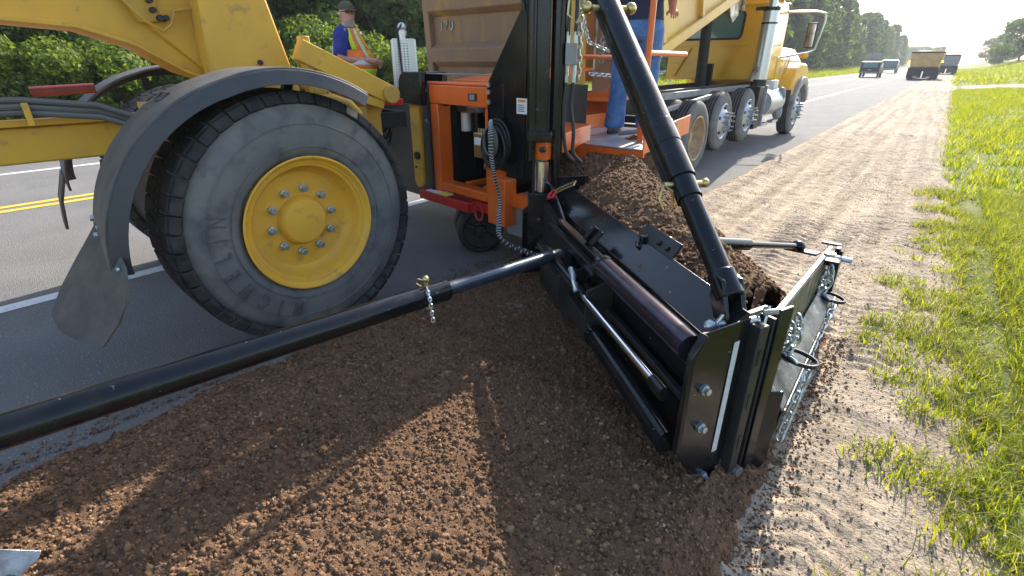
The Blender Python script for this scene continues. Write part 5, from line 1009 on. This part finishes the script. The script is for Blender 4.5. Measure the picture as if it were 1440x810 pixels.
# ================================================================= people
def body_mesh(name, joints, bones, root, mat, parent, sub=2):
    bm = bmesh.new(); lay = bm.verts.layers.skin.verify(); vs_ = {}
    for k, (p, r) in joints.items():
        v = bm.verts.new(p); v[lay].radius = (r, r) if not isinstance(r, tuple) else r; v[lay].use_root = (k == root); vs_[k] = v
    for a, b in bones: bm.edges.new((vs_[a], vs_[b]))
    me = bpy.data.meshes.new(name); bm.to_mesh(me); bm.free()
    o = bpy.data.objects.new(name, me); COL.objects.link(o); me.materials.append(mat)
    s = o.modifiers.new('skin', 'SKIN'); s.use_smooth_shade = True; u = o.modifiers.new('sub', 'SUBSURF'); u.levels = u.render_levels = sub
    adopt(o, parent); return o
def person_frame(loc, yaw):
    f = V((math.sin(yaw), math.cos(yaw), 0)); r = V((f.y, -f.x, 0)); L = V(loc)
    return lambda x, y, z: L+r*x+f*y+GZ*z, r, f
def ring(P, cx, cy, z, a, b, n=20, sq=2.4, tilt=0):
    out = []
    for k in range(n):
        t = 2*math.pi*k/n; c, s_ = math.cos(t), math.sin(t); c = math.copysign(abs(c)**(2/sq), c); s_ = math.copysign(abs(s_)**(2/sq), s_)
        out.append(P(cx+a*c, cy+b*s_, z+tilt*b*s_))
    return out
def limb_ring(c, d, r, n=12, seed=0, wob=0):
    d = V(d).normalized(); u = d.orthogonal().normalized(); b = d.cross(u); rr = random.Random(seed)
    return [V(c)+(u*math.cos(2*math.pi*k/n)+b*math.sin(2*math.pi*k/n))*r*(1+wob*(rr.random()-.5)) for k in range(n)]
def sleeve(pts, rads, name, mat, parent, n=12, wob=0, seed=0, cap=True):
    m = MB(); rs = []; pts = [V(p) for p in pts]
    for i, p in enumerate(pts):
        d = pts[min(i+1, len(pts)-1)]-pts[max(i-1, 0)]; rs.append((p, d, rads[i]))
    # consistent ring frames
    u = None; rings = []; rr = random.Random(seed)
    for p, d, r in rs:
        d.normalize(); u = d.orthogonal().normalized() if u is None else (u-d*u.dot(d)).normalized(); b = d.cross(u)
        rings.append([p+(u*math.cos(2*math.pi*k/n)+b*math.sin(2*math.pi*k/n))*r*(1+wob*(rr.random()-.5)) for k in range(n)])
    m.loft(rings, cap); return m.build(name, mat, parent, 0, 80)
def fingers(J, Bn, tag_, wrist, palm_dir, side, curl, scale=1.0):
    """adds a palm with four fingers and a thumb to the joint dictionary"""
    w0 = V(wrist); pd = V(palm_dir).normalized(); sd_ = V(side).normalized(); cu = V(curl).normalized()
    J[tag_+'palm'] = (w0+pd*.055, (.034, .020)); Bn.append((tag_+'wrist', tag_+'palm'))
    for i, (off, L) in enumerate(((-.030,.068),(-.010,.078),(.010,.073),(.028,.058))):
        a = w0+pd*.095+sd_*off; b = a+(pd*.8+cu*.5).normalized()*L*.5; c = b+(pd*.35+cu*.9).normalized()*L*.5
        J[f'{tag_}f{i}a'] = (a, .0105); J[f'{tag_}f{i}b'] = (b, .009); J[f'{tag_}f{i}c'] = (c, .0075)
        Bn += [(tag_+'palm', f'{tag_}f{i}a'), (f'{tag_}f{i}a', f'{tag_}f{i}b'), (f'{tag_}f{i}b', f'{tag_}f{i}c')]
    a = w0+pd*.045-sd_*.040; b = a+(pd*.7-sd_*.5+cu*.3).normalized()*.040; c = b+(pd*.9+cu*.4).normalized()*.032
    J[tag_+'ta'] = (a, .013); J[tag_+'tb'] = (b, .011); J[tag_+'tc'] = (c, .009); Bn += [(tag_+'palm', tag_+'ta'), (tag_+'ta', tag_+'tb'), (tag_+'tb', tag_+'tc')]
def head(P, r, f, root, top, hat, face=True, yaw=0.0):
    """a head of 0.235 m whose crown sits at height `top` above the person's base"""
    cz = top-.115; hf_ = (f*math.cos(yaw)+r*math.sin(yaw)).normalized(); hr = V((hf_.y, -hf_.x, 0)); C0 = P(0, .015, cz); AXh = (hr, hf_, GZ)
    q = lambda x, y, z: C0+hr*x+hf_*y+GZ*z
    rings = []
    for z, a, b, yo in ((-.125,.030,.035,.045),(-.115,.048,.055,.035),(-.085,.062,.078,.018),(-.045,.070,.092,.006),(0,.076,.098,.0),(.045,.078,.100,-.004),(.08,.070,.088,-.006),(.105,.048,.060,-.006),(.118,.012,.015,-.006)):
        rings.append([q(a*math.cos(t), yo+b*math.sin(t), z) for t in np.linspace(0, 2*math.pi, 21)[:-1]])
    m = MB(); m.loft(rings)
    m.prism([q(-.012,.088,.02), q(.012,.088,.02), q(.019,.100,-.032), q(.0,.122,-.030), q(-.019,.100,-.032)], hf_*-.02)
    for s_ in (-1, 1): m.sphere(q(s_*.080,-.008,-.005), (.012,.024,.034), 8, 6, AXh)
    m.bar(q(0,-.005,-.20), q(0,0,-.08), .105, .11, hf_)
    hd = m.build('head', M['skin'], root, .004, 60)
    m = MB(); m.bar(q(-.026,.100,-.066), q(.026,.100,-.066), .012, .008); m.build('mouth', mat_lip, hd)
    if face:
        m = MB()
        for s_ in (-1, 1): m.sphere(q(s_*.032,.090,.012), (.012,.008,.008), 8, 6, AXh)
        m.build('eyes', M['white'], hd)
    return q, hd, AXh, hr, hf_
mat_lip = mat_('lip', (.38,.15,.12), None, .6)

# ---- worker in the hi-vis vest, beyond the grader
P, pr_, pf = person_frame((-4.98, 3.42, .41), R_(52))
man = thing('person', 'bearded man in cap, sunglasses and orange and lime safety vest beyond the grader', 'person', P(0,0,0))
J, Bn = {}, []
J.update(pel=(P(0,0,.96),(.16,.13)), spine=(P(0,.02,1.16),(.17,.15)), chest=(P(0,.0,1.36),(.17,.13)), neck=(P(0,.0,1.50),.06), skull=(P(0,.02,1.60),.065))
Bn += [('pel','spine'),('spine','chest'),('chest','neck'),('neck','skull')]
for t_, s_ in (('l',-1),('r',1)):
    J.update({t_+'sh':(P(s_*.19,-.01,1.43),.068), t_+'el':(P(s_*.285,-.03,1.16),.050), t_+'wrist':(P(s_*.10,.31,1.14),.033), t_+'hip':(P(s_*.10,0,.90),.10), t_+'kn':(P(s_*.12,.02,.50),.07), t_+'an':(P(s_*.13,-.02,.09),.05), t_+'toe':(P(s_*.14,.15,.04),.04)})
    Bn += [('chest',t_+'sh'),(t_+'sh',t_+'el'),(t_+'el',t_+'wrist'),('pel',t_+'hip'),(t_+'hip',t_+'kn'),(t_+'kn',t_+'an'),(t_+'an',t_+'toe')]
    wv = P(s_*.10,.31,1.14); fingers(J, Bn, t_, wv, pr_*(-s_*.75)+pf*.35+GZ*-.25, GZ*-1, pf*-.4+pr_*(-s_*.5)+GZ*-.3)
body_mesh('body', J, Bn, 'pel', M['skin'], man)
m = MB(); rg = [(.90,.21,.19,.02),(.98,.225,.22,.03),(1.06,.23,.235,.045),(1.16,.225,.225,.04),(1.28,.215,.18,.015),(1.38,.20,.14,0),(1.45,.165,.115,-.01),(1.50,.10,.09,-.005)]
m.loft([ring(P, 0, yo, z, a, b) for z, a, b, yo in rg]); sh = m.build('shirt', M['shirt'], man, 0, 80)
for s_ in (-1, 1): sleeve([P(s_*.15,-.01,1.45), P(s_*.21,-.015,1.42), P(s_*.245,-.03,1.28), P(s_*.262,-.037,1.20)], [.075,.088,.078,.074], 'sleeve', M['shirt'], sh, 14, .04, 3, False)
def vest(name, z0, z1, mat, k=1.0, cut=None, off=.012):
    zz = [r_[0] for r_ in rg]; f_ = lambda z, i: float(np.interp(z, zz, [r_[i] for r_ in rg]))
    m = MB(); Z_ = np.linspace(z0, z1, 6); n = 40; rw = []
    for z in Z_: rw.append([m.bm.verts.new(p) for p in ring(P, 0, f_(z,3), z, f_(z,1)+off, f_(z,2)+off, n)])
    for A, B in zip(rw, rw[1:]):
        for k_ in range(n):
            t = 2*math.pi*(k_+.5)/n
            if cut and cut(t): continue
            m.face([A[k_], A[(k_+1) % n], B[(k_+1) % n], B[k_]])
    o = m.build(name, mat, man, 0, 80); s_ = o.modifiers.new('thick', 'SOLIDIFY'); s_.thickness = .006; return o
arm = lambda t: abs(math.cos(t)) > .90
ve = vest('safety_vest', 1.05, 1.26, M['vest_orange']); vest('vest_shoulders', 1.26, 1.49, M['vest_orange'], cut=arm)
vest('vest_hem', .90, 1.055, M['vest_lime'], off=.014); vest('vest_band', 1.10, 1.15, M['vest_silver'], off=.019)
vest('vest_trim', 1.26, 1.485, M['vest_lime'], cut=lambda t: not (.80 < abs(math.cos(t)) < .93), off=.018)
vest('vest_strap', 1.15, 1.485, M['vest_silver'], cut=lambda t: not (.52 < abs(math.cos(t)) < .64), off=.018)
vest('vest_strap_edge', 1.15, 1.485, M['vest_lime'], cut=lambda t: not (.36 < abs(math.cos(t)) < .53), off=.017)
for s_ in (-1, 1): sleeve([P(s_*.10,0,.92), P(s_*.115,.015,.70), P(s_*.12,.02,.48), P(s_*.13,-.01,.10)], [.115,.095,.08,.075], 'trouser_leg', M['jeans'], man, 14, .05, 4)
q, hd, AXh, hr, hf_ = head(P, pr_, pf, man, 1.755, True, face=False, yaw=R_(48))
m = MB()
for s_ in (-1, 1): m.box(q(s_*.034,.098,.014), (.052,.012,.032), AXh); m.bar(q(s_*.062,.095,.02), q(s_*.080,.0,.018), .006, .010)
m.bar(q(-.02,.102,.02), q(.02,.102,.02), .006, .006); m.build('sunglasses', M['lensdark'], hd, .004)
m = MB(); m.loft([[q(a*math.cos(t), yo+b*math.sin(t), z) for t in np.linspace(0, 6.283, 17)[:-1]] for z, a, b, yo in ((-.148,.018,.012,.066),(-.135,.040,.030,.062),(-.11,.060,.052,.042),(-.075,.066,.062,.044),(-.062,.05,.055,.046))]); m.build('beard', M['beard'], hd)
m = MB(); m.loft([[q(a*math.cos(t), -.006+b*math.sin(t), z) for t in np.linspace(0, 6.283, 21)[:-1]] for z, a, b in ((.038,.083,.106),(.075,.084,.106),(.105,.072,.090),(.128,.045,.055),(.134,.008,.010))]); cp_ = m.build('cap', M['cap'], hd)
m = MB(); Pk = [q(.075*math.sin(t), .085+.095*math.cos(t)*1.0, .040-.018*math.cos(t)) for t in np.linspace(-1.35, 1.35, 13)]; m.prism(Pk, GZ*.008); m.build('cap_brim', M['cap'], cp_)

man.scale = (.88, .88, .88); man.location.z += .22

# ---- operator standing on the platform, seen from behind
P, pr_, pf = person_frame((-2.26, 4.54, .997), R_(-12))
opn = thing('person', 'worker in blue jeans and brown boots standing on the orange platform', 'person', P(0,0,0))
J, Bn = {}, []
J.update(pel=(P(0,0,.95),(.15,.12)), spine=(P(0,.02,1.15),(.14,.11)), chest=(P(0,.04,1.36),(.16,.12)), neck=(P(0,.06,1.50),.058), skull=(P(0,.08,1.60),.065)); Bn = [('pel','spine'),('spine','chest'),('chest','neck'),('neck','skull')]
for t_, s_ in (('l',-1),('r',1)):
    J.update({t_+'sh':(P(s_*.19,.03,1.43),.066), t_+'el':(P(s_*.26,.06,1.14),.048), t_+'wrist':(P(s_*.22,.30,1.05),.032), t_+'hip':(P(s_*.10,0,.88),.10), t_+'kn':(P(s_*.135,.03,.50),.07), t_+'an':(P(s_*.15,-.02,.09),.05), t_+'toe':(P(s_*.17,.16,.045),.04)})
    Bn += [('chest',t_+'sh'),(t_+'sh',t_+'el'),(t_+'el',t_+'wrist'),('pel',t_+'hip'),(t_+'hip',t_+'kn'),(t_+'kn',t_+'an'),(t_+'an',t_+'toe')]
    fingers(J, Bn, t_, P(s_*.22,.30,1.05), pf, pr_*s_, GZ*-1)
body_mesh('body', J, Bn, 'pel', M['skin'], opn)
for s_ in (-1, 1):
    zs = [.04,.09,.15,.22,.30,.38,.46,.52,.60,.70,.80,.88,.93]; rr = [.090,.094,.088,.084,.083,.084,.086,.088,.094,.104,.114,.120,.118]
    wv = random.Random(5+s_); m = MB(); rings = []
    for z, r in zip(zs, rr):
        cxx = s_*(.155-.05*(z/.93)); fold = .006*math.sin(z*95+s_)*(1 if z < .30 else .35); cyy = .01+.02*math.sin(z*3.2)
        rings.append([P(cxx+(r+fold)*math.cos(t)*(1+.05*(wv.random()-.5)), cyy+(r*1.12+fold)*math.sin(t)*(1+.05*(wv.random()-.5)), z+.006*math.sin(3*t+z*40)) for t in np.linspace(0, 6.283, 25)[:-1]])
    m.loft(rings); lg = m.build('jeans_leg', M['jeans'], opn, 0, 80); sb = lg.modifiers.new('sub', 'SUBSURF'); sb.levels = sb.render_levels = 1
    m = MB()
    for z, a, b, y0 in (): pass
    m.loft([[P(s_*.16+a*math.cos(t), y0+b*math.sin(t), z) for t in np.linspace(0, 6.283, 19)[:-1]] for z, a, b, y0 in ((.024,.050,.145,.055),(.05,.052,.145,.053),(.08,.046,.115,.03),(.105,.046,.08,-.005),(.16,.05,.065,-.02))]); bt = m.build('boot', M['boot'], opn, 0, 50)
    m = MB(); m.loft([[P(s_*.16+a*math.cos(t), .055+b*math.sin(t), z) for t in np.linspace(0, 6.283, 19)[:-1]] for z, a, b in ((.0,.052,.150),(.024,.054,.152))]); m.build('boot_sole', M['tread'], bt)
m = MB(); m.loft([ring(P, 0, .0, z, a, b, 24) for z, a, b in ((.80,.20,.14),(.88,.212,.155),(.95,.205,.150),(1.02,.185,.135))]); hp_ = m.build('jeans_seat', M['jeans'], opn, 0, 80)
m = MB()
for s_ in (-1, 1): m.prism([P(s_*.09-.05,-.151,.93), P(s_*.09+.05,-.151,.93), P(s_*.09+.05,-.153,.84), P(s_*.09,-.153,.815), P(s_*.09-.05,-.153,.84)], pf*.006)
m.build('pocket', M['jeans'], hp_, .003)
m = MB(); m.loft([ring(P, 0, yo, z, a, b) for z, a, b, yo in ((.96,.212,.158,0),(1.1,.195,.145,.02),(1.3,.20,.14,.03),(1.42,.19,.12,.04),(1.50,.09,.085,.06))]); sh = m.build('shirt', M['dark_shirt'], opn, 0, 80)
for s_ in (-1, 1): sleeve([P(s_*.15,.03,1.45), P(s_*.21,.035,1.42), P(s_*.235,.045,1.28), P(s_*.25,.055,1.19)], [.07,.082,.072,.068], 'sleeve', M['dark_shirt'], sh, 14, .03, 3, False)
P2 = lambda x, y, z: P(x, y+.07, z)
q, hd, AXh, hr, hf_ = head(P2, pr_, pf, opn, 1.755, True)
m = MB(); m.loft([[q(a*math.cos(t), -.006+b*math.sin(t), z) for t in np.linspace(0, 6.283, 21)[:-1]] for z, a, b in ((.038,.083,.106),(.075,.084,.106),(.105,.072,.090),(.128,.045,.055),(.134,.008,.010))]); m.build('cap', M['cap'], hd)

# ---- pieces that do not touch become parts of their own
SPLIT = ('bolt','hub_stud','rim_hole','wheel_nut','cylinder_barrel','worn_cap','mast_foot','hose_fitting','kick_plate','guard_rail','lift_post','fender_stay','mud_flap_bracket','hopper_frame','hose_coupling','gauge_fittings','cab_step','air_tank','front_axle','blade_stiffener','blade_bracket','guide_bracket','strut_bracket','exhaust_bracket','side_rail','tail_lamp','coupler_frame','caster_wheel','chassis','slot','latch_hole','wing_post','conveyor_end','oil','tube_housing','blade_end_bracket','bed_crossmember','bed_stake','tailgate_rib','plate','hopper_trough','pin','exhaust_pipe','hydraulic_hose','hose_coil','filter_head','engine_housing','hydraulic_tank','strut_joint','side_wing','valve','steering','cab_pressing','chain','hitch','bed_rail','wing','knuckle','post','sunglasses','eyes','pocket')
SKIP = ('tread','sidewall','text','marking','letter','crown','spokes','fittings','header','trunk','gate_number','embossed')
def split_loose(o, eps=.004):
    me = o.data; n = len(me.vertices)
    if n == 0: return
    par = list(range(n))
    def find(a):
        while par[a] != a: par[a] = par[par[a]]; a = par[a]
        return a
    for e in me.edges:
        a, b = find(e.vertices[0]), find(e.vertices[1])
        if a != b: par[a] = b
    lab = np.array([find(i) for i in range(n)]); co = np.empty(n*3); me.vertices.foreach_get('co', co); co = co.reshape(-1, 3)
    ids = np.unique(lab)
    if len(ids) < 2 or len(ids) > 60: return
    bb = [(co[lab == i].min(0)-eps, co[lab == i].max(0)+eps) for i in ids]; g = list(range(len(ids)))
    def fg(a):
        while g[a] != a: a = g[a]
        return a
    for i in range(len(ids)):
        for j in range(i):
            if (bb[i][0] <= bb[j][1]).all() and (bb[j][0] <= bb[i][1]).all(): g[fg(i)] = fg(j)
    roots = sorted({fg(i) for i in range(len(ids))})
    if len(roots) < 2: return
    kids = [c for c in bpy.data.objects if c.parent == o]
    for k, r in enumerate(roots):
        sel = {int(ids[i]) for i in range(len(ids)) if fg(i) == r}
        bm = bmesh.new(); bm.from_mesh(me); bm.verts.ensure_lookup_table()
        bmesh.ops.delete(bm, geom=[v for v in bm.verts if int(lab[v.index]) not in sel], context='VERTS')
        nm = bpy.data.meshes.new(me.name); bm.to_mesh(nm); bm.free()
        for m in me.materials: nm.materials.append(m)
        if k == 0: first = nm
        else:
            c = o.copy(); c.data = nm; COL.objects.link(c)
    o.data = first
for root in (gd, at, dt):
    def walk(x):
        for c in [q for q in bpy.data.objects if q.parent == x]:
            walk(c)
            if c.type == 'MESH' and any(s in c.name for s in SPLIT) and not any(s in c.name for s in SKIP): split_loose(c)
    walk(root)

# ---- nothing deeper than thing > part > sub-part
def depth(o): return 0 if o.parent is None else 1+depth(o.parent)
for _ in range(3):
    for o in sorted([q for q in bpy.data.objects if q.parent], key=depth):
        if depth(o) > 2:
            p_ = o.parent; mp_ = p_.matrix_parent_inverse @ p_.matrix_basis @ o.matrix_parent_inverse
            o.parent = p_.parent; o.matrix_parent_inverse = mp_

# ================================================================= air
hz = MB(); hz.box((-40, 560, 30), (760, 1500, 64.0)); hz = hz.build('haze', bpy.data.materials.new('haze_air'), None, 0, 0); stuff(hz); tag(hz, 'thin summer haze over the road', 'haze')
m_ = hz.data.materials[0]; m_.use_nodes = True; t_ = m_.node_tree; t_.nodes.clear(); vo = t_.nodes.new('ShaderNodeVolumePrincipled'); vo.inputs['Density'].default_value = .00055; vo.inputs['Color'].default_value = (.86,.92,1,1); vo.inputs['Anisotropy'].default_value = .3
ou = t_.nodes.new('ShaderNodeOutputMaterial'); t_.links.new(vo.outputs[0], ou.inputs['Volume'])
